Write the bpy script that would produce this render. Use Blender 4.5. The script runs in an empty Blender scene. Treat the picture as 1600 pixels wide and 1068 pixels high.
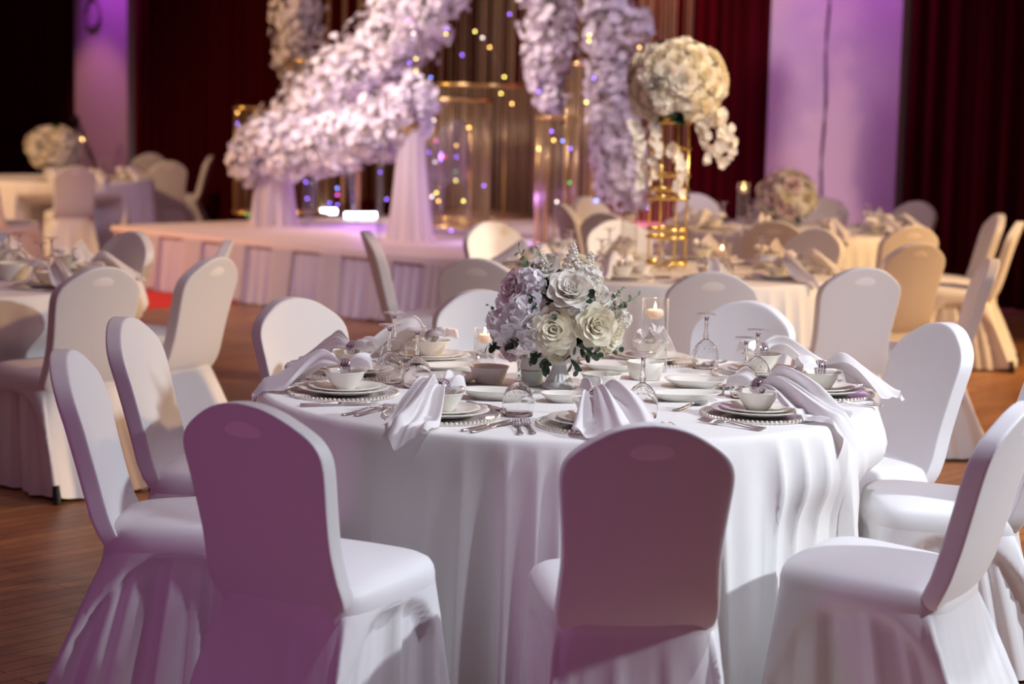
import bpy, math, random
from math import sin, cos, pi, sqrt, radians as R, atan2, exp
from mathutils import Vector, Matrix
RND = random.Random(7)
SC = bpy.context.scene
COL = SC.collection

# ------------------------------------------------------------------ camera
FPX, CAMH, PITCH, ROLL = 3054.74, 1.625, .1237, .0219
cam = bpy.data.cameras.new('camera'); cam_o = bpy.data.objects.new('camera', cam); COL.objects.link(cam_o)
cam.sensor_fit = 'HORIZONTAL'; cam.sensor_width = 36.0; cam.lens = FPX / 1600 * 36
cam_o.location = (0, 0, CAMH)
_fw = Vector((0, cos(PITCH), -sin(PITCH))); _r = Vector((1, 0, 0)); _u = Vector((0, sin(PITCH), cos(PITCH)))
CR = cos(ROLL) * _r + sin(ROLL) * _u; CU = -sin(ROLL) * _r + cos(ROLL) * _u
M3 = Matrix((CR, CU, -_fw)).transposed()
cam_o.rotation_euler = M3.to_euler()
cam.dof.use_dof = True; cam.dof.focus_distance = 5.55; cam.dof.aperture_fstop = 2.5; cam.clip_end = 100
SC.camera = cam_o

def U(x, y, z=0.0):
    """point of the room at height z that the photograph shows at pixel x, y"""
    d = _fw + ((x - 800) / FPX) * CR - ((y - 534) / FPX) * CU
    t = (z - CAMH) / d.z
    return Vector((d.x * t, d.y * t, z))

def Uy(x, y, Y):
    """point at distance Y into the room seen at pixel x, y"""
    d = _fw + ((x - 800) / FPX) * CR - ((y - 534) / FPX) * CU
    t = Y / d.y
    return Vector((d.x * t, Y, CAMH + d.z * t))

# ------------------------------------------------------------------ materials
def mat(name, col, rough=.5, metal=0.0, **k):
    m = bpy.data.materials.new(name); m.use_nodes = True
    b = m.node_tree.nodes['Principled BSDF']
    b.inputs['Base Color'].default_value = (*col, 1); b.inputs['Roughness'].default_value = rough
    b.inputs['Metallic'].default_value = metal
    for n, v in k.items():
        b.inputs[n.replace('_', ' ')].default_value = v
    return m

def bump(m, scale, strength, dist=.002, kind='noise', detail=4):
    nt = m.node_tree; b = nt.nodes['Principled BSDF']
    tc = nt.nodes.new('ShaderNodeTexCoord'); t = nt.nodes.new('ShaderNodeTexNoise')
    t.inputs['Scale'].default_value = scale; t.inputs['Detail'].default_value = detail
    bp = nt.nodes.new('ShaderNodeBump'); bp.inputs['Strength'].default_value = strength; bp.inputs['Distance'].default_value = dist
    nt.links.new(tc.outputs['Object'], t.inputs['Vector']); nt.links.new(t.outputs['Fac'], bp.inputs['Height'])
    nt.links.new(bp.outputs['Normal'], b.inputs['Normal'])
    return m

def vary(m, c1, c2, scale, stretch=(1, 1, 1)):
    """true colour variation of the thing itself"""
    nt = m.node_tree; b = nt.nodes['Principled BSDF']
    tc = nt.nodes.new('ShaderNodeTexCoord'); mp = nt.nodes.new('ShaderNodeMapping'); mp.inputs['Scale'].default_value = stretch
    t = nt.nodes.new('ShaderNodeTexNoise'); t.inputs['Scale'].default_value = scale; t.inputs['Detail'].default_value = 3
    r = nt.nodes.new('ShaderNodeValToRGB'); r.color_ramp.elements[0].color = (*c1, 1); r.color_ramp.elements[1].color = (*c2, 1)
    r.color_ramp.elements[0].position = .35; r.color_ramp.elements[1].position = .65
    nt.links.new(tc.outputs['Object'], mp.inputs['Vector']); nt.links.new(mp.outputs['Vector'], t.inputs['Vector'])
    nt.links.new(t.outputs['Fac'], r.inputs['Fac']); nt.links.new(r.outputs['Color'], b.inputs['Base Color'])
    return m

def translucent(m, col, w):
    nt = m.node_tree; b = nt.nodes['Principled BSDF']; o = nt.nodes['Material Output']
    t = nt.nodes.new('ShaderNodeBsdfTranslucent'); t.inputs['Color'].default_value = (*col, 1)
    mx = nt.nodes.new('ShaderNodeMixShader'); mx.inputs['Fac'].default_value = w
    nt.links.new(b.outputs[0], mx.inputs[1]); nt.links.new(t.outputs[0], mx.inputs[2]); nt.links.new(mx.outputs[0], o.inputs['Surface'])
    return m

def thin_glass(name, tint=(1, 1, 1), refl=1.0, ior=1.45, haze=0.0, edge=0.0):
    """thin walled glass: clear body, fresnel reflection"""
    m = bpy.data.materials.new(name); m.use_nodes = True; nt = m.node_tree; nt.nodes.clear()
    o = nt.nodes.new('ShaderNodeOutputMaterial'); tr = nt.nodes.new('ShaderNodeBsdfTransparent'); tr.inputs['Color'].default_value = (*tint, 1)
    gl = nt.nodes.new('ShaderNodeBsdfGlossy'); gl.inputs['Roughness'].default_value = .03; gl.inputs['Color'].default_value = (refl, refl, refl, 1)
    fr = nt.nodes.new('ShaderNodeFresnel'); ge = nt.nodes.new('ShaderNodeNewGeometry'); mr = nt.nodes.new('ShaderNodeMapRange')
    mr.inputs['To Min'].default_value = ior; mr.inputs['To Max'].default_value = 1 / ior      # same reflectance from either side of the thin wall
    nt.links.new(ge.outputs['Backfacing'], mr.inputs['Value']); nt.links.new(mr.outputs[0], fr.inputs['IOR'])
    mx = nt.nodes.new('ShaderNodeMixShader')
    nt.links.new(fr.outputs[0], mx.inputs['Fac']); nt.links.new(tr.outputs[0], mx.inputs[1]); nt.links.new(gl.outputs[0], mx.inputs[2])
    last = mx
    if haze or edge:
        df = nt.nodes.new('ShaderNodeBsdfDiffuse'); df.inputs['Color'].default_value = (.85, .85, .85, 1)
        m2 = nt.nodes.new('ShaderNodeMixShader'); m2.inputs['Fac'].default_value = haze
        if edge:      # white diffuse mixed in at the outline, painting the bright rim of refracting glass
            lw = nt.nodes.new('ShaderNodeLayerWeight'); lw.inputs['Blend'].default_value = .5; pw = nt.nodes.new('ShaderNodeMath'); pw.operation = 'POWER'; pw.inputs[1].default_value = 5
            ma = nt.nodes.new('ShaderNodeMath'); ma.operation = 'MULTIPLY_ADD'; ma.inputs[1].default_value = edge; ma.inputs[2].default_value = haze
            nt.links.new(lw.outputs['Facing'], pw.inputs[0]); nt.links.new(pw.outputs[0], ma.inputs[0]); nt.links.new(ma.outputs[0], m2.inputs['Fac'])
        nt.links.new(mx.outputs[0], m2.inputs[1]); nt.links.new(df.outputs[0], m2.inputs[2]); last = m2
    nt.links.new(last.outputs[0], o.inputs['Surface'])
    return m

def emit(name, col, s):
    m = bpy.data.materials.new(name); m.use_nodes = True; b = m.node_tree.nodes['Principled BSDF']
    b.inputs['Base Color'].default_value = (*col, 1); b.inputs['Emission Color'].default_value = (*col, 1); b.inputs['Emission Strength'].default_value = s
    return m

SPANDEX = mat('white_spandex', (.80, .80, .83), .48, Sheen_Weight=.15)
SPANDEX_LIT = mat('white_spandex_painted_light', (.97, .96, .97), .6)  # paler colour stands in for light coming through the cloth at the hand hole
LINEN = bump(mat('white_table_linen', (.84, .83, .82), .75), 9, .25, .004, detail=6)
NAPKIN = translucent(bump(mat('white_napkin_cloth', (.86, .83, .84), .7), 60, .2, .001), (.85, .8, .82), .18)
CHINA = mat('white_china', (.84, .81, .74), .16, IOR=1.5)
SILVER = mat('silver_metal', (.72, .70, .69), .16, 1)
BEAD = mat('silver_bead', (.86, .80, .70), .16, .55)
GLASS = mat('clear_glass', (1, 1, 1), .0, Transmission_Weight=1, IOR=1.45)
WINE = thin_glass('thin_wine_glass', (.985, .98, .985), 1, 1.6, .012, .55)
FOOTG = thin_glass('goblet_foot_glass', (.96, .95, .96), 1, 1.7, .10)
FACET = thin_glass('cut_facet_glass', (.95, .92, .95), 1, 3.6, .05)
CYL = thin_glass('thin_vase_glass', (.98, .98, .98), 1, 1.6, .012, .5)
WATER = thin_glass('clear_water', (.985, .985, .985), 1, 1.12)
CHARGER = thin_glass('charger_glass', (.97, .96, .96), 1, 1.45, .16)
RHINE = mat('rhinestone', (.85, .8, .88), .08, 1)
BLACK = mat('black_plastic', (.012, .012, .012), .4)
GOLD = mat('gold_metal', (.92, .68, .24), .22, 1)
GOLDCHAIN = mat('gold_chain', (.52, .39, .22), .38, .6)
WAX = translucent(mat('ivory_wax', (.95, .86, .76), .45), (1, .8, .6), .35)
FLAME = emit('candle_flame', (1, .62, .22), 38)
WICK = mat('candle_wick', (.03, .02, .02), .8)
CERAMIC = bump(mat('whitewashed_urn', (.82, .82, .82), .5), 40, .2, .002)
PETAL_CREAM = translucent(vary(mat('cream_petal', (.86, .80, .66), .6), (.93, .90, .80), (.91, .86, .70), 14), (.95, .88, .7), .34)
PETAL_IVORY = translucent(mat('ivory_petal', (.91, .88, .82), .6), (.95, .9, .82), .34)
PETAL_WHITE = translucent(mat('white_petal', (.90, .87, .89), .6), (.9, .86, .89), .22)
PETAL_BLUSH = translucent(mat('blush_petal', (.83, .70, .72), .6), (.85, .68, .72), .25)
BUD = mat('flower_eye', (.62, .6, .2), .6)
LEAF_DARK = mat('dark_green_leaf', (.018, .045, .018), .42)
LEAF_EUC = mat('eucalyptus_leaf', (.17, .22, .12), .55)
STEM = mat('green_stem', (.12, .16, .06), .6)
SHEER = translucent(mat('sheer_white_voile', (.82, .77, .76), .7), (.85, .78, .76), .45)
SKIRTW = translucent(mat('stage_skirt_white', (.72, .66, .72), .7), (.7, .6, .7), .2)
DECKM = bump(mat('stage_deck_cloth', (.85, .74, .66), .6), 3, .3, .01)
ACRYL = thin_glass('clear_acrylic', (.86, .85, .92), 1, 1.6, .05)
REDCARPET = bump(mat('red_carpet', (.62, .025, .015), .85), 80, .4, .003)
LED = emit('white_led_strip', (.72, .78, 1), 26)
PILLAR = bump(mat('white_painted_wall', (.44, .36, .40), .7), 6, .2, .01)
SLATE = mat('grey_slate', (.3, .3, .3), .5)
TEAL = mat('pale_green_glass', (.74, .86, .80), .08, IOR=1.45)
CABLE = mat('dark_cable', (.15, .10, .12), .6)
GLINTS = {'amber': emit('amber_glint', (1, .55, .14), 13), 'violet': emit('violet_glint', (.30, .16, 1), 10), 'gold': emit('gold_glint', (1, .82, .18), 10),
         'pink': emit('pink_glint', (1, .12, .62), 7), 'red': emit('red_glint', (1, .05, .05), 8), 'green': emit('green_glint', (.08, .6, .1), 5),
         'white': emit('white_glint', (1, .86, .78), 9), 'blue': emit('blue_glint', (.2, .3, 1), 10)}  # emission stands in for the sparkle of the stage crystals

def curtain_mat():
    m = mat('burgundy_velvet', (.047, .0012, .0036), .9, Specular_IOR_Level=.04)
    return m
VELVET = curtain_mat()

def floor_mat():
    m = mat('worn_wood_planks', (.3, .15, .06), .38)
    nt = m.node_tree; b = nt.nodes['Principled BSDF']
    tc = nt.nodes.new('ShaderNodeTexCoord'); mp = nt.nodes.new('ShaderNodeMapping'); mp.inputs['Rotation'].default_value = (0, 0, R(-47))
    br = nt.nodes.new('ShaderNodeTexBrick'); br.inputs['Scale'].default_value = 1; br.inputs['Brick Width'].default_value = 1.8; br.inputs['Row Height'].default_value = .075
    br.inputs['Mortar Size'].default_value = .0026; br.inputs['Mortar Smooth'].default_value = .2; br.inputs['Bias'].default_value = 0; br.offset = .37
    br.inputs['Color1'].default_value = (.54, .27, .115, 1); br.inputs['Color2'].default_value = (.36, .16, .066, 1); br.inputs['Mortar'].default_value = (.02, .012, .008, 1)
    st = nt.nodes.new('ShaderNodeMapping'); st.inputs['Scale'].default_value = (1.2, 22, 1)
    no = nt.nodes.new('ShaderNodeTexNoise'); no.inputs['Scale'].default_value = 3; no.inputs['Detail'].default_value = 7; no.inputs['Roughness'].default_value = .7
    mx = nt.nodes.new('ShaderNodeMixRGB'); mx.blend_type = 'MULTIPLY'; mx.inputs['Fac'].default_value = .75
    rp = nt.nodes.new('ShaderNodeValToRGB'); rp.color_ramp.elements[0].position = .3; rp.color_ramp.elements[0].color = (.45, .42, .40, 1); rp.color_ramp.elements[1].position = .7; rp.color_ramp.elements[1].color = (1.15, 1.1, 1.05, 1)
    wn = nt.nodes.new('ShaderNodeTexNoise'); wn.inputs['Scale'].default_value = 1.1; wn.inputs['Detail'].default_value = 8; wn.inputs['Roughness'].default_value = .75
    wr = nt.nodes.new('ShaderNodeValToRGB'); wr.color_ramp.elements[0].position = .42; wr.color_ramp.elements[0].color = (.5, .45, .42, 1); wr.color_ramp.elements[1].position = .55; wr.color_ramp.elements[1].color = (1, 1, 1, 1)
    m2 = nt.nodes.new('ShaderNodeMixRGB'); m2.blend_type = 'MULTIPLY'; m2.inputs['Fac'].default_value = .7
    L = nt.links.new
    L(tc.outputs['Object'], mp.inputs['Vector']); L(mp.outputs['Vector'], br.inputs['Vector']); L(mp.outputs['Vector'], st.inputs['Vector']); L(st.outputs['Vector'], no.inputs['Vector'])
    L(no.outputs['Fac'], rp.inputs['Fac']); L(br.outputs['Color'], mx.inputs['Color1']); L(rp.outputs['Color'], mx.inputs['Color2'])
    L(tc.outputs['Object'], wn.inputs['Vector']); L(wn.outputs['Fac'], wr.inputs['Fac']); L(mx.outputs['Color'], m2.inputs['Color1']); L(wr.outputs['Color'], m2.inputs['Color2'])
    L(m2.outputs['Color'], b.inputs['Base Color'])
    bp = nt.nodes.new('ShaderNodeBump'); bp.inputs['Strength'].default_value = .35; bp.inputs['Distance'].default_value = .003
    L(br.outputs['Fac'], bp.inputs['Height']); bp.invert = True; L(bp.outputs['Normal'], b.inputs['Normal'])
    ra = nt.nodes.new('ShaderNodeMapRange'); ra.inputs['To Min'].default_value = .28; ra.inputs['To Max'].default_value = .5
    L(wn.outputs['Fac'], ra.inputs['Value']); L(ra.outputs[0], b.inputs['Roughness'])
    return m
WOOD = floor_mat()

# ------------------------------------------------------------------ mesh helpers
class MB:
    def __init__(s): s.v = []; s.f = []
    def add(s, vs, fs, M=None):
        o = len(s.v)
        if M is not None: vs = [M @ Vector(v) for v in vs]
        s.v += [tuple(v) for v in vs]; s.f += [tuple(i + o for i in f) for f in fs]
        return s
    def grid(s, P, closed_u=False, M=None):
        """P: list of rows of points"""
        n = len(P[0]); vs = [p for r in P for p in r]; fs = []
        for j in range(len(P) - 1):
            for i in range(n if closed_u else n - 1):
                a = j * n + i; b = j * n + (i + 1) % n
                fs.append((a, b, b + n, a + n))
        return s.add(vs, fs, M)
    def lathe(s, prof, seg=32, M=None, sx=1, sy=1, flute=0, nfl=0, cap0=False, cap1=False):
        P = []
        for (r, z) in prof:
            row = []
            for i in range(seg):
                a = 2 * pi * i / seg; q = r * (1 + (flute * cos(nfl * a) if nfl else 0))
                row.append((q * cos(a) * sx, q * sin(a) * sy, z))
            P.append(row)
        s.grid(P, True, M)
        n = len(s.v)
        if cap0: s.f.append(tuple(range(n - len(prof) * seg + seg - 1, n - len(prof) * seg - 1, -1)))
        if cap1: s.f.append(tuple(range(n - seg, n)))
        return s
    def tube(s, pts, r, seg=8, closed=False):
        pts = [Vector(p) for p in pts]; n = len(pts); P = []
        up = Vector((0, 0, 1))
        for i, p in enumerate(pts):
            a = pts[(i - 1) % n] if closed or i > 0 else p; b = pts[(i + 1) % n] if closed or i < n - 1 else p
            t = (b - a).normalized()
            x = t.cross(up)
            if x.length < 1e-3: x = t.cross(Vector((0, 1, 0)))
            x.normalize(); y = x.cross(t)
            rr = r[i] if isinstance(r, (list, tuple)) else r
            P.append([tuple(p + (x * cos(2 * pi * k / seg) + y * sin(2 * pi * k / seg)) * rr) for k in range(seg)])
        if closed: P.append(P[0])
        o = len(s.v)
        s.grid(P, True)
        if not closed:
            s.f.append(tuple(range(o + seg - 1, o - 1, -1))); e = len(s.v); s.f.append(tuple(range(e - seg, e)))
        return s
    def box(s, lo, hi, M=None):
        (a, b, c), (d, e, f) = lo, hi
        vs = [(a, b, c), (d, b, c), (d, e, c), (a, e, c), (a, b, f), (d, b, f), (d, e, f), (a, e, f)]
        return s.add(vs, [(0, 3, 2, 1), (4, 5, 6, 7), (0, 1, 5, 4), (1, 2, 6, 5), (2, 3, 7, 6), (3, 0, 4, 7)], M)
    def ball(s, c, r, seg=8, rings=5, sz=1):
        prof = [(r * sin(pi * (j + .001) / rings * .999), -r * cos(pi * j / rings) * sz) for j in range(rings + 1)]
        prof[0] = (r * .02, -r * sz); prof[-1] = (r * .02, r * sz)
        return s.lathe(prof, seg, Matrix.Translation(c))
    def mesh(s, name, m, smooth=True, sharp=None):
        me = bpy.data.meshes.new(name); me.from_pydata(s.v, [], s.f); me.update()
        if m: me.materials.append(m)
        if smooth:
            me.polygons.foreach_set('use_smooth', [True] * len(me.polygons))
            if sharp: me.set_sharp_from_angle(angle=R(sharp))
        return me

def obj(name, me, parent=None, loc=None, rot=None, scale=None):
    o = bpy.data.objects.new(name, me); COL.objects.link(o)
    if parent: o.parent = parent
    if loc is not None: o.location = loc
    if rot is not None: o.rotation_euler = rot if not isinstance(rot, (int, float)) else (0, 0, rot)
    if scale is not None: o.scale = scale if not isinstance(scale, (int, float)) else (scale,) * 3
    return o

def tag(o, label, cat, group=None):
    o['label'] = label; o['category'] = cat
    if group: o['group'] = group
    return o

def thing(name, label, cat, loc=(0, 0, 0), rot=0, group=None, scale=None):
    return tag(obj(name, None, None, loc, rot, scale), label, cat, group)

def struct(name, me, **k):
    o = obj(name, me, **k); o['kind'] = 'structure'; return o

def spline(pts, n):
    """catmull-rom through pts, n samples per span"""
    P = [Vector(p) for p in pts]; out = []
    for i in range(len(P) - 1):
        p0 = P[max(i - 1, 0)]; p1 = P[i]; p2 = P[i + 1]; p3 = P[min(i + 2, len(P) - 1)]
        for k in range(n):
            t = k / n
            out.append(.5 * ((2 * p1) + (p2 - p0) * t + (2 * p0 - 5 * p1 + 4 * p2 - p3) * t * t + (3 * p1 - p0 - 3 * p2 + p3) * t ** 3))
    out.append(P[-1]); return out

def smooth(x): x = max(0., min(1., x)); return x * x * (3 - 2 * x)

def fix(m):
    """consistent outward normals for a closed shell"""
    import bmesh
    me = bpy.data.meshes.new('tmp'); me.from_pydata(m.v, [], m.f); b = bmesh.new(); b.from_mesh(me); bmesh.ops.recalc_face_normals(b, faces=b.faces)
    b.verts.index_update(); m.v = [tuple(v.co) for v in b.verts]; m.f = [tuple(v.index for v in f.verts) for f in b.faces]; b.free(); bpy.data.meshes.remove(me); return m

# ------------------------------------------------------------------ banquet chair (origin on the floor under the seat, faces +y)
def back_y(z):
    pts = [(.415, -.150), (.44, -.163), (.47, -.180), (.51, -.197), (.57, -.214), (.65, -.235), (.75, -.262), (.85, -.293), (.94, -.324)]
    if z <= pts[0][0]: return pts[0][1]
    for (a, ya), (b, yb) in zip(pts, pts[1:]):
        if z <= b: return ya + (yb - ya) * (z - a) / (b - a)
    return pts[-1][1]
_half = [(0, .0, .425), (.09, 0, .425), (.168, 0, .428), (.186, 0, .46), (.184, 0, .52), (.180, 0, .59), (.183, 0, .66), (.190, 0, .74), (.194, 0, .795), (.189, 0, .828), (.173, 0, .855), (.142, 0, .881), (.092, 0, .911), (.045, 0, .926), (0, 0, .931)]
_sp = spline(_half, 4)
OUT_BACK = [(p.x, p.z) for p in _sp] + [(-p.x, p.z) for p in reversed(_sp[1:-1])]
def chair_back_mesh():
    m = MB(); cx, cz = 0, .67; T = .054
    rings = [(.02, 1), (.25, 1), (.5, 1), (.72, 1), (.86, 1), (.93, 1), (.965, .995), (.983, .97), (.994, .91), (.999, .80), (1, .62), (1.0, .25)]
    seq = [(s, t) for s, t in rings] + [(s, -t) for s, t in reversed(rings)]
    P = []
    for s, t in seq:
        row = []
        for (x, z) in OUT_BACK:
            X = cx + s * (x - cx); Z = cz + s * (z - cz)
            y = back_y(Z) + t * T / 2 + .35 * X * X
            if t > 0: y -= .010 * (1 - s * s)      # hollow of the stretched front
            row.append((X, y, Z))
        P.append(row)
    m.grid(P, True)
    n = len(OUT_BACK); m.f = [tuple(reversed(f)) for f in m.f]
    m.f.append(tuple(range(n))); m.f.append(tuple(range(len(m.v) - 1, len(m.v) - n - 1, -1)))
    fix(m); return m.mesh('backrest', SPANDEX)
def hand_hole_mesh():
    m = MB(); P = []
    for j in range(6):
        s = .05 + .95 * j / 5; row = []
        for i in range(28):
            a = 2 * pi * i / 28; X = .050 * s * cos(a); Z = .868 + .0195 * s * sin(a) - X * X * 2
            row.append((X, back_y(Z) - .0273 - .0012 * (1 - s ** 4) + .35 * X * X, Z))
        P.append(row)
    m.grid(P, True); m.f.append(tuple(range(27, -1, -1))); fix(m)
    return m.mesh('hand_hole', SPANDEX_LIT)
def seat_outline(n=34):
    """closed loop, corners at indices 0,n,2n,3n: front right, front left, back left, back right"""
    C = [(.222, .225), (-.222, .225), (-.190, -.185), (.190, -.185)]
    pts = []
    for k in range(4):
        (x0, y0), (x1, y1) = C[k], C[(k + 1) % 4]
        for i in range(n):
            t = i / n; pts.append((x0 + (x1 - x0) * t, y0 + (y1 - y0) * t))
    # round the corners by smoothing the loop, bow the front
    P = pts
    for _ in range(58):
        P = [((P[i - 1][0] + 2 * P[i][0] + P[(i + 1) % len(P)][0]) / 4, (P[i - 1][1] + 2 * P[i][1] + P[(i + 1) % len(P)][1]) / 4) for i in range(len(P))]
    return [(x * 1.04, y * 1.03 + (.012 * (1 - (x / .22) ** 2) if y > .15 else 0)) for x, y in P]
SEAT_OUT = seat_outline()
def arch(u, side):
    """height of the arched hem of the tight seat cover along one side"""
    k = abs(2 * u - 1)
    return .425 - (.29 if side in (1, 3) else .22) * k ** 3.2
def chair_seat_mesh():
    m = MB(); P = []
    rings = [(.03, .482), (.3, .481), (.55, .477), (.75, .471), (.88, .463), (.95, .452), (.985, .437), (1, .420), (1.003, .400), (.995, .385)]
    for s, z in rings:
        P.append([(x * s, y * s, z + .030 + .055 * y * s) for x, y in SEAT_OUT])
    m.grid(P, True); n = len(SEAT_OUT); m.f.append(tuple(range(n - 1, -1, -1)))
    fix(m); return m.mesh('seat', SPANDEX)
def chair_skirt_mesh(seed):
    rnd = random.Random(seed); n = len(SEAT_OUT) // 4; m = MB()
    FC = [(.238, .262), (-.238, .262), (-.232, -.335), (.232, -.335)]
    ph = [[rnd.uniform(0, 6.3) for _ in range(3)] for _ in range(4)]; fr = [[rnd.uniform(2.6, 3.8), rnd.uniform(5.0, 6.8), rnd.uniform(9, 11)] for _ in range(4)]
    rows = [0, .02, .05, .08, .12, .16, .2, .25, .3, .36, .43, .5, .58, .66, .74, .82, .9, .96, 1]; P = []
    for v in rows:
        row = []
        for k in range(4):
            (x0, y0), (x1, y1) = FC[k], FC[(k + 1) % 4]
            nx, ny = y1 - y0, -(x1 - x0); l = sqrt(nx * nx + ny * ny); nx, ny = -nx / l, -ny / l
            if nx * (x0 + x1) + ny * (y0 + y1 + .07) < 0: nx, ny = -nx, -ny
            for i in range(n):
                u = i / n; sx, sy = SEAT_OUT[k * n + i]; bx, by = x0 + (x1 - x0) * u, y0 + (y1 - y0) * u
                w = (v ** .9) if k != 2 else v ** 1.15
                X = sx * (1 - w) + bx * w; Y = sy * (1 - w) + by * w
                kk = abs(2 * u - 1); mid = 1 - kk ** 4
                hem = .012 + .028 * kk ** 6
                Z = (.432 + .055 * sy) * (1 - v) + hem * v
                f = sin(fr[k][0] * 2 * pi * u + ph[k][0]) + .7 * sin(fr[k][1] * 2 * pi * u + ph[k][1]) + .35 * sin(fr[k][2] * 2 * pi * u + ph[k][2])
                d = 0
                if k != 2:
                    below = smooth((arch(u, k) - Z) / .032)
                    d -= .021 * below * mid
                    d += .0150 * f * below * mid * (.45 + .7 * v)
                else:
                    d += .006 * f * mid * v - .012 * mid * sin(pi * min(1, v * 1.1))
                # drag lines raying from the corners
                d += .0014 * sin(38 * (v + .8 * kk)) * smooth((kk - .55) / .3) * (1 - v) * v * 4
                row.append((X + nx * d, Y + ny * d, Z))
        P.append(row)
    m.grid(P, True); m.f = [tuple(reversed(f)) for f in m.f]
    return m.mesh('skirt', SPANDEX)
def foot_mesh():
    m = MB(); m.lathe([(.013, 0), (.017, .002), (.0165, .03), (.014, .075)], 12, cap0=True, cap1=True)
    return m.mesh('foot', BLACK, sharp=40)
BACK_ME, HOLE_ME, SEAT_ME, FOOT_ME = chair_back_mesh(), hand_hole_mesh(), chair_seat_mesh(), foot_mesh()
SKIRTS = [chair_skirt_mesh(s) for s in (3, 11, 23)]
NCH = [0]; SEATS = []
def chair(x, y, face, label, group, s=1.0):
    """face: direction the sitter looks, as an (x, y) vector"""
    rz = atan2(face[1], face[0]) - pi / 2
    # x, y is where the top of the backrest stands
    off = Vector((-sin(rz), cos(rz), 0)) * .318
    t = thing('banquet_chair', label, 'chair', (x + off.x, y + off.y, 0), rz, group); SEATS.append((x + off.x, y + off.y, rz))
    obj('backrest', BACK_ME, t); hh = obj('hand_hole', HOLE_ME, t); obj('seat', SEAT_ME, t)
    obj('skirt', SKIRTS[NCH[0] % 3], t); NCH[0] += 1
    for (fx, fy) in ((.226, .25), (-.226, .25), (-.222, -.338), (.222, -.338)):
        obj('foot', FOOT_ME, t, (fx, fy, 0), (R(8) * (-1 if fy < 0 else .3), 0, 0))
    return t

# ------------------------------------------------------------------ tablecloth
TZ = .765
def cloth_mesh(seed, Rt=.915, push=None):
    rnd = random.Random(seed); N = 576; m = MB()
    comps = [(k, rnd.uniform(0, 6.28), rnd.uniform(.4, 1)) for k in (11, 16, 21, 27, 34, 41)]
    amp = [.38 + .62 * max(0., cos(a * 2 * pi / N + R(25))) ** .7 for a in range(N)]
    P = []
    prof = [(.02, 0, 0), (.4, 0, 0), (.7, 0, 0), (.9, 0, 0), (.975, 0, 0), (.988, -.0008, 0), (.997, -.0035, 0), (1.003, -.010, .01), (1.006, -.022, .05), (1.008, -.045, .12)]
    for j in range(1, 22): prof.append((1.008 + .012 * (j / 21), -.045 - (TZ - .045 - .008) * j / 21, .12 + .88 * (j / 21) ** .7))
    for (s, dz, fo) in prof:
        row = []
        for i in range(N):
            a = 2 * pi * i / N
            f = sum(A * sin(k * a + p) for k, p, A in comps) / 2.2
            f = (1 - abs(f) ** .8) * 1.0 if True else f
            r = Rt * s + fo * amp[i] * .088 * (f + .1) + fo * .018
            if push and dz < -.1: r -= max(0, r - push[i // 2] - .012 * f) * smooth((-dz - .12) / .15)     # cloth gives way to the seats pushed under it
            row.append((r * cos(a), r * sin(a), TZ + dz))
        P.append(row)
    m.grid(P, True); m.f.append(tuple(range(N))); fix(m)
    return m.mesh('tablecloth', LINEN)

# ------------------------------------------------------------------ tableware (all meshes shared by the copies)
def dish(prof_out, th=.003, seg=40, sx=1, sy=1, name='dish', m=CHINA, p=2):
    """thin walled vessel from an outer profile going base centre -> rim"""
    inn = [(max(r - th * .9, .0005), z + th) for r, z in reversed(prof_out[1:])]
    inn[0] = (prof_out[-1][0] - th * .5, prof_out[-1][1] + th * .35)
    prof = [(.0008, prof_out[0][1])] + prof_out + inn + [(.0008, prof_out[0][1] + th)]
    mb = MB(); P = []
    for r, z in prof:
        row = []
        for i in range(seg):
            a = 2 * pi * i / seg; c, s_ = cos(a), sin(a)
            q = r / ((abs(c) ** p + abs(s_) ** p) ** (1 / p))
            row.append((q * c * sx, q * s_ * sy, z))
        P.append(row)
    mb.grid(P, True); fix(mb)
    return mb.mesh(name, m)
PLATE_ME = dish([(.075, 0), (.08, .002), (.088, .004), (.112, .011), (.129, .016), (.132, .0175)], .003, 48, name='dinner_plate')
PLATE2_ME = dish([(.060, 0), (.064, .002), (.07, .004), (.09, .010), (.103, .014), (.105, .0155)], .003, 48, name='dessert_plate')
BOWL_ME = dish([(.030, 0), (.031, .003), (.036, .008), (.049, .028), (.056, .044), (.060, .050), (.0645, .053)], .0028, 44, name='soup_bowl')
DEEP_ME = dish([(.040, 0), (.042, .004), (.050, .022), (.058, .045), (.062, .051)], .003, 44, name='serving_bowl')
CUP_ME = dish([(.046, 0), (.050, .004), (.056, .030), (.061, .057)], .003, 44, name='straight_bowl')
OVAL_ME = dish([(.6, 0), (.64, .10), (.80, .30), (.95, .52), (1.0, .60)], .05, 56, name='oval_dish', p=2.6)
def charger_me():
    m = MB(); m.lathe([(.001, 0), (.10, 0), (.145, .002), (.1565, .004), (.1565, .0065), (.145, .0045), (.10, .003), (.001, .003)], 56)
    b = MB(); nb = 76
    for i in range(nb):
        a = 2 * pi * i / nb; b.ball((.1575 * cos(a), .1575 * sin(a), .0062), .0052, 8, 5)
    return m.mesh('glass_disc', CHARGER), b.mesh('beaded_rim', BEAD)
CHG, BEADS = charger_me()
def ring_me():
    m = MB(); m.lathe([(.017, -.014), (.0195, -.015), (.0205, -.013), (.0205, .013), (.0195, .015), (.017, .014), (.017, -.014)], 24, Matrix.Rotation(pi / 2, 4, 'X'))
    g = MB()
    for j in range(3):
        for i in range(22):
            a = 2 * pi * (i + .5 * (j % 2)) / 22; g.ball((.0212 * cos(a), (j - 1) * .0075, .0212 * sin(a)), .0031, 5, 3)
    return m.mesh('ring_band', SILVER), g.mesh('crystals', RHINE, smooth=False)
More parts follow.
